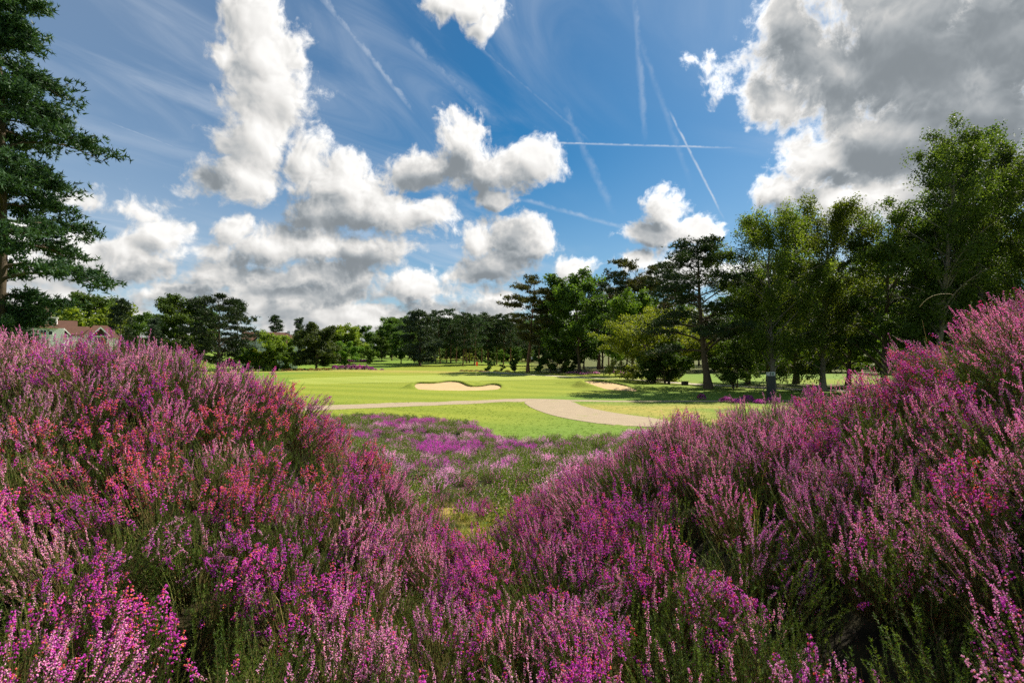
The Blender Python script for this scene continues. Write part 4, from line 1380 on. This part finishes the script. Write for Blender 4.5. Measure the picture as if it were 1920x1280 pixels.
T('broadleaf_tree', BUSHY[0], 693, 150, 648, 'fresh green bush at the foot of the far dark tree', h0=6.5, rz=5)
T('broadleaf_tree', OAK[1], 716, 160, 632, 'grey green bushy tree where the far wood begins', h0=15, rz=2)
T('broadleaf_tree', OAK[0], 735, 165, 606, 'sloping dark tree at the left end of the far wood', h0=15, rz=4)
T('broadleaf_tree', OAK[1], 752, 150, 622, 'bushy mid green tree before the big feathery pine', h0=15, rz=5)
FEATHER = grow('pine', 14.5, 5.0, clear=.02, prof=lambda t: np.clip(.92 - .25 * t - .5 * t ** 5, .1, 1), limbs=48, elev=(0, 26), subs=6, per=3, clump=.95, leaf=.62, leaves=34, kind='conifer', flat=.5, trunk_r=.3, leafmat=M_bluegreen, seed=34)
T('pine_tree', FEATHER, 787, 140, 582, 'full feathery pale green pine with branches down to the grass', h0=14.5)
for px, top, Y in ((662, 634, 200), (702, 628, 205), (722, 618, 210), (768, 600, 190), (30, 600, 160), (62, 604, 150), (135, 584, 165), (235, 596, 165), (318, 590, 160), (375, 585, 150), (448, 640, 170)):
    T('background_tree', OAK[(px // 7) % 2], px, Y, top, 'dark rounded background tree on the skyline behind the gardens', 'tree', 'skyline trees behind the gardens', h0=15)

# far wood of pines behind the flag
random.seed(12)
rowA = [(818, 588), (828, 581), (843, 579), (855, 590), (866, 586), (880, 588), (893, 590), (905, 585), (919, 592), (930, 588), (944, 590), (958, 586), (838, 596), (872, 596), (912, 598), (1012, 590), (1028, 580), (1044, 572)]
for px, top in rowA:
    T('pine_tree', FARPINE[random.randrange(3)], px + random.uniform(-3, 3), random.uniform(142, 165), top, 'slender pine in the dark row of pines behind the flag', 'tree', 'row of pines behind the flag', h0=19)
for i in range(26):
    px = 800 + i * 11.5 + random.uniform(-4, 4)
    T('pine_tree', FARPINE[random.randrange(3)], px, random.uniform(172, 215), random.uniform(596, 610), 'pine deep in the shade of the far wood', 'tree', 'pines inside the far wood', h0=19)
for i in range(16):
    px = 812 + i * 16 + random.uniform(-5, 5)
    T('undergrowth_shrub', BUSHY[(0, 2, 0)[i % 3]] if i % 4 == 0 else SHRUB, px, random.uniform(168, 210), random.uniform(650, 664), 'dark shrub among the trunks of the far wood', 'shrub', 'shrubs inside the far wood', h0=6.5 if i % 4 == 0 else 3.0)

for i in range(48):
    px = 664 + i * 7.2 + random.uniform(-4, 4)
    T('background_shrub', OAK[i % 2], px, random.uniform(172, 205), random.uniform(646, 657), 'dark low bush closing the foot of the far trees', 'shrub', 'bushes at the foot of the far trees', h0=15)
for i in range(34):
    px = 735 + i * 10 + random.uniform(-5, 5)
    T('background_tree', OAK[i % 2], px, random.uniform(218, 260), random.uniform(592, 612), 'dark tree closing the back of the far wood', 'tree', 'trees closing the far wood', h0=15)
# the lone pine by the flag and what stands beside it
SCOTS = grow('pine', 18, 4.7, clear=.36, prof=umbr, limbs=30, elev=(-4, 36), subs=7, per=3.4, clump=.92, leaf=.42, leaves=58, kind='conifer', flat=.36, trunk_r=.36, lean=(.6, 0), leafmat=leaf_mat('old_pine_needle', (0.035, 0.045, 0.014), (0.125, 0.115, 0.034), .2), barkmat=M_redbark, seed=60, gap=.04)
T('pine_tree', SCOTS, 990, 98, 522, 'tall open crowned Scots pine with reddish trunk near the flag', h0=18, rz=.3)
T('oak_tree', OAK[0], 1085, 96, 514, 'broad dark oak right of the tall open crowned pine', h0=15, rz=1)
T('oak_tree', OAK[1], 1060, 104, 546, 'dark oak pressed between the open pine and the broad oak', h0=15, rz=2.4)
T('oak_tree', BRIGHTOAK, 1188, 84, 546, 'bright green rounded oak above the yellow green tree', h0=16, rz=0)
T('pine_tree', SCOTS, 1200, 112, 487, 'open topped pine standing above the bright green oak', h0=18, rz=2.2)
T('pine_tree', FARPINE[0], 1148, 110, 512, 'dark pine between the broad oak and the open topped pine', h0=19, rz=1)
T('pine_tree', FARPINE[1], 1125, 118, 520, 'thin dark pine behind the broad oak', h0=19, rz=1)
T('pine_tree', FARPINE[2], 1240, 108, 505, 'dark pine behind the yellow green tree', h0=19, rz=1)
T('shrub', SHRUB, 917, 100, 674, 'pale tipped rounded shrub right of the flag', 'shrub', h0=3.0)
T('shrub', SHRUB, 942, 102, 683, 'very small dark shrub in the rough right of the flag', 'shrub', h0=3.0)
T('shrub', SHRUB, 964, 98, 672, 'upright grey green shrub left of the pine trunk', 'shrub', h0=3.0, rz=2)
for px, top in ((1012, 668), (1030, 660), (1052, 655), (1075, 664)):
    T('shrub', BUSHY[0] if px == 1052 else SHRUB, px, 97, top, 'dark low shrub in the shade right of the pine trunk', 'shrub', 'shrubs in the shade of the oaks', h0=6.5 if px == 1052 else 3.0)

# right-hand group
YELLOW = grow('tree', 9.6, 7.2, clear=.05, prof=lambda t: np.sqrt(np.clip(1 - (1.75 * t - .62) ** 2 / 1.3, .03, 1)), limbs=34, elev=(-16, 50), subs=7, per=3.6, clump=.85, leaf=.22, leaves=64, leafmat=M_olive, stems=2, trunk_r=.34, seed=70)
T('broadleaf_tree', YELLOW, 1228, 63, 574, 'yellow green wide spreading tree above the right bunker', h0=9.6, rz=.7)
HOLLY = grow('shrub', 3.9, 2.1, clear=.02, prof=dome, limbs=20, elev=(0, 60), subs=5, per=3.4, clump=.5, leaf=.14, leaves=62, leafmat=M_oak, stems=4, trunk_r=.14, seed=71)
W('shrub', HOLLY, foot(1252, 58.5), 'dense dark evergreen shrub under the yellow green tree', 'shrub', rz=.2, sc=1.08)
W('shrub', HOLLY, foot(1222, 60), 'dark shrub at the left foot of the yellow green tree', 'shrub', rz=2.2, sc=.8)
W('shrub', HOLLY, foot(1376, 51), 'dark bush with bare stems between the pine trunk and the post box', 'shrub', rz=3.4, sc=1.02)
DARKPINE = grow('pine', 15.6, 4.6, clear=.26, prof=lambda t: np.clip(1.12 - .55 * t - .3 * np.sin(t * 9) * (t > .3), .2, 1.2), limbs=40, elev=(-8, 30), subs=7, per=4.2, clump=.85, leaf=.27, leaves=60, kind='conifer', flat=.45, trunk_r=.40, lean=(-.9, 0), leafmat=M_fir, barkmat=M_bark, seed=72)
T('pine_tree', DARKPINE, 1328, 50.5, 447, 'dark leaning pine with thick bare trunk right of the wooden box', h0=15.6, rz=0)
BIRCH = grow('birch', 18.2, 5.2, clear=.13, prof=lambda t: np.clip(.55 + .65 * np.sin(np.clip(t, 0, 1) * math.pi * .92) - .35 * t ** 5, .1, 1.1), limbs=46, elev=(24, 62), subs=6, per=2.5, clump=.80, leaf=.155, leaves=118, leafmat=M_birch, barkmat=M_birchbark, trunk_r=.30, seed=73, weep=.75, flat=.9, gap=.08)
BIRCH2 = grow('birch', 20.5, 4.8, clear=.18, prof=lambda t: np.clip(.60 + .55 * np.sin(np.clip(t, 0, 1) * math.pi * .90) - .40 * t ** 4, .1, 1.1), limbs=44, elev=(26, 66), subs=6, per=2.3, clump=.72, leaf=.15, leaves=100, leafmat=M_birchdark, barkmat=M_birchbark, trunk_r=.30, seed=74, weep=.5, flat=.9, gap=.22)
T('birch_tree', BIRCH, 1450, 47, 392, 'weeping birch directly behind the dark post box', h0=18.2, rz=1)
T('birch_tree', BIRCH, 1540, 48.5, 372, 'taller weeping birch right of the dark post box', h0=18.2, rz=3.6)
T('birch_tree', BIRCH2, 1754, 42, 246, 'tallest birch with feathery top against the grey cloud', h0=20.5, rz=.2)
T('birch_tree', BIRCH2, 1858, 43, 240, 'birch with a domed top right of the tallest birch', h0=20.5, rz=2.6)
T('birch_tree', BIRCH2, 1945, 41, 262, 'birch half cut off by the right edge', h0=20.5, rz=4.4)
T('birch_tree', BIRCH, 1800, 50, 380, 'lower leafy birch filling in beneath the tallest birches', h0=18.2, rz=5)
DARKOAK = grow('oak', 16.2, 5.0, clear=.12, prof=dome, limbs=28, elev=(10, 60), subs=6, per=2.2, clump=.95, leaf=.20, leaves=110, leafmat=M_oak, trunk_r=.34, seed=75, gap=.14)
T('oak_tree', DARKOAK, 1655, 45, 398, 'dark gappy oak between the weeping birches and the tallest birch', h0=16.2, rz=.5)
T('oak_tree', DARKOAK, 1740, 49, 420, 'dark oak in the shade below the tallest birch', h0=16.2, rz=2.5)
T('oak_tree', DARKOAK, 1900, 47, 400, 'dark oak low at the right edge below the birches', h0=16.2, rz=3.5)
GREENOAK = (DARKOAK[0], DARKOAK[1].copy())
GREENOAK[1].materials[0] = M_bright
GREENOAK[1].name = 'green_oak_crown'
TOPS[GREENOAK[1].name] = TOPS[DARKOAK[1].name]
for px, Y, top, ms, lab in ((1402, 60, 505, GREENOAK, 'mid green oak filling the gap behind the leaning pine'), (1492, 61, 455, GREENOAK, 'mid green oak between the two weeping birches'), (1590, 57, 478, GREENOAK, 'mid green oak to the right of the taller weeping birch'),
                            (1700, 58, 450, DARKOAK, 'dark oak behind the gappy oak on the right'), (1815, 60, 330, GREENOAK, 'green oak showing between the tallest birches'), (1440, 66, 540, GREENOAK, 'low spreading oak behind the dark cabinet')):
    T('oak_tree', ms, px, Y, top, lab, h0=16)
# the wood behind them: trunks and lit undergrowth
random.seed(21)
for i in range(34):
    px = 1090 + i * 23 + random.uniform(-9, 9)
    Y = random.uniform(92, 150)
    T('pine_tree', FARPINE[random.randrange(3)], px, Y, random.uniform(540, 590) - (px > 1400) * 40, 'bare trunked pine standing deep in the right hand wood', 'tree', 'pines inside the right hand wood', h0=19)
for i in range(16):
    px = 1290 + i * 40 + random.uniform(-14, 14)
    T('broadleaf_tree', (BUSHY[0], BUSHY[1], BUSHY[0])[i % 3], px, random.uniform(84, 108), random.uniform(612, 640), 'sunlit bright green young tree among the trunks of the right hand wood', 'tree', 'young trees inside the right hand wood', h0=6.5)
for i in range(20):
    px = 1100 + i * 42 + random.uniform(-14, 14)
    T('broadleaf_tree', OAK[i % 2], px, random.uniform(112, 165), random.uniform(560, 600) - (px > 1500) * 30, 'dark oak closing the back of the right hand wood', 'tree', 'oaks inside the right hand wood', h0=15)
# ------------------------------------------------------------------ houses
def tile_color():
    p = objco()
    row = X.m('FRACT', node('ShaderNodeSeparateXYZ', {0: p}, 2) * 5.5)
    c = mix(noise(p, 1.2, 4.0, .7), (0.066, 0.033, 0.023), (0.135, 0.070, 0.048))
    c = mix(step(noise(p, 6.0, 3.0, .7), .45, .75) * .6, c, (0.07, 0.045, 0.035))
    return mix(step(row, .8, .95) * .45, c, (0.05, 0.03, 0.025))


M_tile = mat('roof_tile', tile_color, .85, spec=.1)
M_render = mat('white_render', lambda: mix(noise(objco(), 1.5, 4.0, .6), (0.66, 0.64, 0.59), (0.78, 0.76, 0.72)), .9, spec=.1)
M_whitewood = mat('white_paint', (0.78, 0.77, 0.75), .5)
M_hung = mat('hung_tile', lambda: mix(noise(objco(), 3.0, 4.0, .7), (0.055, 0.026, 0.024), (0.11, 0.055, 0.048)), .85, spec=.1)
M_glass = mat('window_glass', (0.03, 0.035, 0.04), .08, spec=.6)
M_brick = mat('chimney_brick', lambda: mix(noise(objco(), 5.0, 4.0, .7), (0.33, 0.25, 0.17), (0.48, 0.38, 0.27)), .9)


def part(name, mb, m, parent, smooth=False, **kw):
    return link(name, mb.mesh(name, m, smooth), parent, **kw)


def gable_roof(mb, x0, x1, y0, y1, ze, zr, over=.3, th=.14):
    """Ridge along x, eaves along y0 and y1."""
    ym = (y0 + y1) / 2
    for s, ye in ((-1, y0 - over), (1, y1 + over)):
        a = (x0 - over, ye, ze - .12); b = (x1 + over, ye, ze - .12); c = (x1 + over, ym, zr); d = (x0 - over, ym, zr)
        V = [a, b, c, d] + [(p[0], p[1], p[2] + th) for p in (a, b, c, d)]
        mb.add(V, [(0, 1, 2, 3), (4, 7, 6, 5), (0, 4, 5, 1), (1, 5, 6, 2), (2, 6, 7, 3), (3, 7, 4, 0)])


def hip_roof(mb, x0, x1, y0, y1, ze, zr, inset, over=.35):
    x0 -= over; x1 += over; y0 -= over; y1 += over
    ym = (y0 + y1) / 2
    V = [(x0, y0, ze), (x1, y0, ze), (x1, y1, ze), (x0, y1, ze), (x0 + inset, ym, zr), (x1 - inset, ym, zr)]
    mb.add(V, [(0, 1, 5, 4), (2, 3, 4, 5), (3, 2, 1, 0)])
    mb.add(V, [(1, 2, 5), (3, 0, 4)])


def window(parent, x, y, z, w, h, nx_=2, nz_=1):
    f = MB()
    t = .09
    for s in (-1, 1):
        f.box((x + s * (w / 2 - t / 2), y, z), (t, .10, h)); f.box((x, y - .002, z + s * (h / 2 - t / 2)), (w - 2 * t - .002, .10, t))
    for i in range(1, nx_):
        f.box((x - w / 2 + w * i / nx_, y + .004, z), (.05, .08, h - 2 * t - .004))
    for j in range(1, nz_):
        f.box((x, y + .008, z - h / 2 + h * j / nz_), (w - 2 * t - .004, .06, .045))
    o = part('window', f, M_whitewood, parent)
    g = MB(); g.box((x, y + .03, z), (w - t, .02, h - t))
    part('pane', g, M_glass, o)
    return o


def gable(parent, xc, y, zb, half, rise, depth, face, barge=.22):
    """A front gable: triangular face, its own little roof behind it and white bargeboards."""
    f = MB(); f.prism([(xc - half, zb), (xc + half, zb), (xc, zb + rise)], y, y + .12)
    part('gable', f, face, parent)
    r = MB()
    for s in (-1, 1):
        a = (xc + s * (half + .32), y - .28, zb - .22); c = (xc, y - .28, zb + rise + .16)
        d = (xc, y + depth, zb + rise + .16); e = (xc + s * (half + .32), y + depth, zb - .22)
        V = [a, c, d, e] + [(p[0], p[1], p[2] + .10) for p in (a, c, d, e)]
        r.add(V, [(0, 1, 2, 3), (4, 7, 6, 5), (0, 4, 5, 1), (1, 5, 6, 2), (2, 6, 7, 3), (3, 7, 4, 0)])
    part('roof', r, M_tile, parent)
    for s in (-1, 1):
        b = MB()
        b.prism([(xc + s * (half + .34), zb - .26), (xc + s * (half + .34), zb - .26 + barge * 1.3), (xc + s * .004, zb + rise + .30), (xc + s * .004, zb + rise + .30 - barge * 1.35)], y - .36, y - .29)
        part('bargeboard', b, M_whitewood, parent)


YH = 76.0
kx = YH / FPX
def hx(px): return (px - 960) * kx
def hz_(py): return CAM[2] + (HOR - py) * kx
house = link('gabled_house', None, None, 'large white house with brown tiled roofs and dark gables half hidden by heather', 'house', loc=(hx(150), YH, 0), rot=(0, 0, math.atan(-hx(150) / YH)), scale=(math.cos(math.atan(hx(150) / YH)), 1, 1))
ox = hx(150)
w = MB()
w.box((hx(86) - ox, 4.2, hz_(616) / 2), (hx(104) - hx(68) + 2.6, 8, hz_(616)))
w.box((hx(136) - ox, 6.2, hz_(626) / 2 - .01), (hx(168) - hx(105), 6, hz_(626) - .02))
w.box((hx(192) - ox, 4.4, hz_(631) / 2), (hx(224) - hx(158), 8, hz_(631)))
part('wall', w, M_render, house)
r = MB()
hip_roof(r, hx(62) - ox, hx(106) - ox, .2, 8.2, hz_(616), hz_(583), 1.9)
part('roof', r, M_tile, house)
r = MB(); gable_roof(r, hx(104) - ox, hx(166) - ox, 3.2, 9.2, hz_(627), hz_(610.5))
part('roof', r, M_tile, house)
r = MB(); gable_roof(r, hx(104) - ox, hx(143) - ox, 9.5, 14.5, hz_(612), hz_(596), .15)
part('roof', r, M_tile, house)
w = MB(); w.box((hx(124) - ox, 12, hz_(612) / 2), (hx(142.5) - hx(105), 4.6, hz_(612) - .05))
part('wall', w, M_render, house)
r = MB(); hip_roof(r, hx(156) - ox, hx(226) - ox, .4, 8.4, hz_(632), hz_(606.5), 2.0)
part('roof', r, M_tile, house)
c = MB(); c.box((hx(88.5) - ox, 5.6, hz_(598)), (1.0, .8, 3.2)); c.box((hx(88.5) - ox, 5.6, hz_(598) + 1.66), (1.16, .96, .14))
ch = part('chimney', c, M_brick, house)
for s in (-.25, .25):
    c = MB(); c.tube([(hx(88.5) - ox + s, 5.6, hz_(598) + 1.7), (hx(88.5) - ox + s, 5.6, hz_(598) + 2.1)], .14, 8)
    part('chimney_pot', c, M_tile, ch)
d = MB(); d.box((hx(99.5) - ox, 3.2, hz_(601.5)), (1.2, 2.2, .86))
dm = part('dormer', d, M_whitewood, house)
d = MB(); d.box((hx(99.5) - ox, 3.1, hz_(601.5) + .48), (1.5, 2.6, .09))
part('dormer_roof', d, M_whitewood, dm)
d = MB(); d.box((hx(99.5) - ox, 2.085, hz_(601.5) + .02), (.8, .02, .6))
part('pane', d, M_glass, dm)
gable(house, hx(120.5) - ox, 1.4, hz_(626.6), .66, .62, 3.0, M_hung, .16)
w = MB(); w.box((hx(120.5) - ox, 2.4, hz_(627.0) / 2), (1.3, 1.9, hz_(627.0)))
part('wall', w, M_render, house)
window(house, hx(120.5) - ox, 1.40, hz_(630.4), 1.05, .50, 4)
gable(house, hx(189) - ox, -.9, hz_(628.5), 1.18, 1.02, 3.6, M_hung, .19)
w = MB(); w.box((hx(189) - ox, 1.0, hz_(628.7) / 2), (2.34, 3.6, hz_(628.7)))
part('wall', w, M_render, house)
b = MB(); b.box((hx(189) - ox, -1.0, hz_(629.6)), (2.9, .22, .16))
part('beam', b, M_whitewood, house)
window(house, hx(189) - ox, -.86, hz_(637), 2.1, .95, 4)
window(house, hx(83.5) - ox, .16, hz_(624), 1.0, .8, 2)
window(house, hx(96) - ox, .16, hz_(625), .7, .7, 1)
window(house, hx(162) - ox, -.02, hz_(629.5) , .45, .42, 1)

YB = 122.0
kb = YB / FPX
def bx_(px): return (px - 960) * kb
def bz_(py): return CAM[2] + (HOR - py) * kb
hb = link('distant_house', None, None, 'distant white house with brown roof and pointed white gable beyond the hedge', 'house', loc=(bx_(500), YB, 0), rot=(0, 0, math.atan(-bx_(500) / YB)), scale=(math.cos(math.atan(bx_(500) / YB)), 1, 1))
o2 = bx_(500)
w = MB(); w.box((bx_(498) - o2, 4, bz_(637) / 2), (bx_(542) - bx_(454), 7, bz_(637))); w.box((bx_(549) - o2, 3.4, bz_(643.5) / 2 - .02), (bx_(559) - bx_(538), 8.2, bz_(643.5)))
part('wall', w, M_render, hb)
r = MB(); gable_roof(r, bx_(455) - o2, bx_(541) - o2, .5, 7.5, bz_(638), bz_(622.5))
part('roof', r, M_tile, hb)
r = MB(); hip_roof(r, bx_(538) - o2, bx_(560) - o2, -.6, 7.6, bz_(643.5), bz_(626), 1.2)
part('roof', r, M_tile, hb)
f = MB(); f.prism([(bx_(479) - o2, bz_(637.6)), (bx_(501) - o2, bz_(637.6)), (bx_(490.5) - o2, bz_(624.6))], -.2, 1.6)
g = part('gable', f, M_render, hb)
r = MB()
for s in (-1, 1):
    a = (bx_(490) - o2 + s * 1.75, -.5, bz_(638.6)); c = (bx_(490) - o2, -.5, bz_(623.6)); dd = (c[0], 4, c[2]); e = (a[0], 4, a[2])
    V = [a, c, dd, e] + [(p[0], p[1], p[2] + .12) for p in (a, c, dd, e)]
    r.add(V, [(0, 1, 2, 3), (4, 7, 6, 5), (0, 4, 5, 1), (1, 5, 6, 2), (2, 6, 7, 3), (3, 7, 4, 0)])
part('roof', r, M_tile, hb)
w = MB(); w.box((bx_(490) - o2, .75, bz_(638) / 2), (2.6, 1.7, bz_(638)))
part('wall', w, M_render, hb)
window(hb, bx_(490) - o2, -.24, bz_(631.5), .95, .62, 3)
window(hb, bx_(552) - o2, -.75, bz_(646.6), 1.0, .8, 2)
c = MB(); c.box((bx_(543) - o2, 4.0, bz_(628)), (.7, .7, 2.4)); part('chimney', c, M_render, hb)

# ------------------------------------------------------------------ on the course
M_red = mat('flag_cloth', (0.62, 0.045, 0.022), .7, transl=.3, tcol=(1.2, 1.0, .9))
M_pole = mat('pole_paint', (0.66, 0.62, 0.42), .4)
M_cup = mat('cup_dark', (0.02, 0.02, 0.02), .8)
ft = foot(892.5, 74.5, .06)
flag = link('golf_flag', None, None, 'red flag on a thin pale pole standing on the putting green', 'flag', loc=tuple(ft))
p = MB(); p.tube([(0, 0, 0), (0, 0, .8)], .019, 8); p.tube([(0, 0, .8), (0, 0, 2.45)], .015, 8)
part('pole', p, M_pole, flag, True)
p = MB()
n = 9
t = np.linspace(0, 1, n)
V = []
for k in range(6):
    u = k / 5
    for q in t:
        V.append((.02 + .30 * q * (1 - .45 * u) + .02 * math.sin(9 * u + 3 * q), .07 * math.sin(7 * q + 2 * u), 2.43 - .62 * u - .22 * q * (1 - u * .4)))
i = (np.arange(5)[:, None] * n + np.arange(n - 1)[None]).ravel()
p.add(V, np.stack([i, i + 1, i + n + 1, i + n], 1))
part('cloth', p, M_red, flag, True)
p = MB(); p.tube([(0, 0, .005), (0, 0, .014)], .055, 12); part('cup', p, M_cup, flag)

M_oldwood = mat('weathered_wood', lambda: mix(noise(vm('MULTIPLY', objco(), (2.0, 8.0, 12.0)), 2.0, 4.0, .7), (0.05, 0.042, 0.03), (0.15, 0.125, 0.085)), .85, spec=.1)
fb_ = foot(1284, 57, 0)
bench = link('wooden_box', None, None, 'low brown wooden box with pale lid on the grass left of the leaning pine', 'box', loc=tuple(fb_))
for k in range(3):
    p = MB(); p.box((0, -.20, .10 + .155 * k), (.66, .028, .148)); part('plank', p, M_oldwood, bench)
for s in (-1, 1):
    p = MB(); p.box((s * .31, 0, .26), (.05, .37, .50)); part('side_panel', p, M_oldwood, bench)
p = MB(); p.box((0, .20, .26), (.56, .028, .48)); part('back_panel', p, M_oldwood, bench)
p = MB(); p.box((0, 0, .535), (.80, .50, .045)); part('lid', p, mat('lid_wood', (0.26, 0.23, 0.15), .8), bench)

M_dark = mat('dark_paint', (0.030, 0.034, 0.034), .45)
M_panel = mat('sign_panel', lambda: mix(noise(objco(), 6.0, 3.0, .6), (0.34, 0.36, 0.36), (0.46, 0.48, 0.47)), .5)
M_mark = mat('sign_ink', (0.035, 0.045, 0.05), .6)
M_signgreen = mat('sign_green', (0.14, 0.20, 0.15), .6)
fp = foot(1445, 40.5, 0)
post = link('notice_post', None, None, 'dark upright cabinet with pale sign panel on top in front of the birch trunk', 'sign post', loc=tuple(fp))
zt = CAM[2] + (HOR - 697) / FPX * 40.5 - fp[2]
p = MB(); p.box((0, 0, (zt - .31) / 2), (.54, .30, zt - .31)); part('cabinet', p, M_dark, post)
sp = MB(); sp.box((0, -.02, zt - .15), (.55, .34, .30)); sg = part('sign_panel', sp, M_panel, post)
p = MB(); p.box((-.115, -.1935, zt - .15), (.075, .006, .20)); part('dark_mark', p, M_mark, sg)
p = MB(); p.box((.075, -.1935, zt - .15), (.17, .006, .19)); part('green_mark', p, M_signgreen, sg)
p = MB(); p.box((.33, .04, .45), (.05, .05, .9)); part('marker_stake', p, mat('pale_stake', (0.50, 0.46, 0.30), .7), post)
rl = link('leaning_rails', None, None, 'two thin dark rails sloping down to the left of the dark cabinet', 'railing', loc=tuple(fp))
for (a, b) in (((1432, 711), (1413, 733)), ((1439, 722), (1424, 739))):
    A = at(a[0], a[1], 40.6) - fp; B_ = at(b[0], b[1], 40.4) - fp
    p = MB(); p.tube([A, B_], .022, 6); p.tube([A, (A[0], A[1], -.05)], .018, 6)
    part('rail', p, M_dark, rl, True)
fm_ = foot(997, 96.5)
mk = link('white_marker', None, None, 'small white marker board on a stake beside the reddish pine trunk', 'marker', loc=tuple(fm_))
p = MB(); p.box((0, 0, 1.3), (.05, .05, 2.7)); part('stake', p, M_oldwood, mk)
p = MB(); p.box((0, -.04, 2.8), (.24, .03, .42)); part('board', p, M_whitewood, mk)


# ------------------------------------------------------------------ heather bushes out on the course
def mound(tones, sd, W_, H_, n, green=.25, size=.055):
    a = RNG.uniform(0, 6.28, n); r = np.sqrt(RNG.uniform(0, 1, n))
    lump = 1 + .18 * np.sin(3 * a + RNG.uniform(0, 6)) + .12 * np.sin(7 * a + RNG.uniform(0, 6))
    z = H_ * np.sqrt(np.clip(1 - r ** 2.4, 0, 1)) * RNG.uniform(.72, 1.08, n) * (1 + .10 * np.sin(5 * r * np.cos(a) * 2 + 1))
    P = np.stack([W_ * r * lump * np.cos(a), W_ * .8 * r * lump * np.sin(a), z], 1)
    d = P * (1, 1, 1.4) + RNG.normal(0, .3, (n, 3))
    Q = np.array([(-.35, 0, -.6), (.35, 0, -.6), (0, .12, 1.0)])
    V, F = stamp(Q, np.array([(0, 1, 2)]), P, frame_to(d), size * RNG.uniform(.6, 1.5, n))
    V2, F2 = stamp(Q @ np.array([(1, 0, 0), (0, 0, 1), (0, -1, 0)]), np.array([(0, 1, 2)]), P, frame_to(d), size * RNG.uniform(.6, 1.5, n))
    g = (RNG.uniform(size=n) < green) | (z < H_ * .22)
    tone = np.where(g, np.clip(RNG.normal(.62, .25, n), 0, 1), np.clip(RNG.normal(tones, sd, n), 0, 1))
    fm = np.where(g, 1, 0)
    return mesh_from('heather_bush', np.vstack([V, V2]), np.vstack([F, F2 + len(V)]), [M_petal, M_heath_leaf], False, np.concatenate([fm, fm]), {'tone': np.repeat(np.concatenate([tone, tone]), 3)})


M_scrub = None
PURPLE = [mound(.10, .12, .95, 1.05, 2600, .42), mound(.16, .12, 1.0, .95, 2600, .35)]
MAGENTA = [mound(.22, .10, 1.0, .7, 2200, .25), mound(.30, .1, 1.0, .7, 2200, .25)]
PINK = [mound(.55, .08, 1.0, .65, 2200, .35)]
BROWN = [mound(.96, .06, 1.0, .8, 2200, .66), mound(.92, .08, 1.0, .75, 2200, .7)]
def bush(ms, px, Y, wpx, hs, label, group):
    f = foot(px, Y)
    s = wpx / 2 / FPX * Y
    o = link('heather_bush', random.choice(ms), None, label, 'heather bush', group, loc=tuple(f), rot=(0, 0, random.uniform(0, 6.28)), scale=(s, s, s * hs))
    return o
random.seed(31)
for px, wp, h in ((628, 17, 1.0), (641, 16, 1.05), (653, 17, 1.1), (664, 17, 1.15), (675, 18, 1.1), (687, 17, 1.0), (697, 15, .9)):
    bush(PURPLE, px, 100 + random.uniform(-1.5, 1.5), wp, h, 'dark purple heather bush in the clipped row right of the lone round tree', 'purple bushes beside the lone round tree')
bush(PURPLE, 704, 101, 9, .9, 'small dark bush just right of the purple row', 'purple bushes beside the lone round tree')
bush(PURPLE, 716, 100.5, 9, .9, 'small round purple bush standing apart at the end of the row', 'purple bushes beside the lone round tree')
for px in (636, 645, 652, 663, 672, 683, 692):
    bush(MAGENTA, px, 158 + random.uniform(-2, 2), 13, 1.1, 'magenta heather bush in the far bed before the garden trees', 'far magenta heather bed')
for px in (532, 541, 552, 562, 571, 583, 596, 607, 617):
    bush(BROWN, px, 98 + random.uniform(-2, 2), 15, .8, 'brown heath bush along the bank below the lone round tree', 'brown heath below the lone round tree')
for px in (866, 875, 884, 894, 903, 911, 930, 951):
    bush(BROWN, px, 103 + random.uniform(-2, 2), 12, .7, 'brown heath bush in the rough behind the flag', 'brown heath behind the flag')
for px in (1068, 1080, 1092, 1104, 1117, 1150, 1166, 1182):
    bush(PINK, px, 92 + random.uniform(-3, 3), 15, .8, 'pale pink heather bush in the shade under the right hand wood', 'pink heather under the right hand wood')
bush(PURPLE, 1316, 40, 22, .9, 'dark purple mound of heather on yellow moss before the leaning pine', None)
for px in (1362, 1384, 1402, 1424, 1450):
    bush(PURPLE if px % 4 else MAGENTA, px, 37.5 + random.uniform(-1.2, 1.2), 27, .85, 'purple heather bush at the foot of the dark cabinet', 'purple heather before the dark cabinet')

# dry grass stalks that stand out of the heather
M_stalk = mat('dry_stalk', (0.36, 0.31, 0.12), .7, transl=.25)
for px0, py0, px1, py1, px2, py2, Y, lab in ((1725, 575, 1745, 545, 1788, 552, 2.3, 'arching pale grass stalk above the top of the right bank'), (1738, 640, 1733, 618, 1729, 600, 2.3, 'short straight grass stalk leaning over the right bank'),
                                             (1340, 868, 1310, 835, 1262, 822, 2.2, 'curved dry grass stalk over the middle of the right bank')):
    p = MB(); p.tube(bez(at(px0, py0, Y), at(px1, py1, Y), at(px2, py2, Y), 12), np.linspace(.0017, .0006, 12), 4)
    link('grass_stalk', p.mesh('grass_stalk', M_stalk, True), None, lab, 'grass stalk')
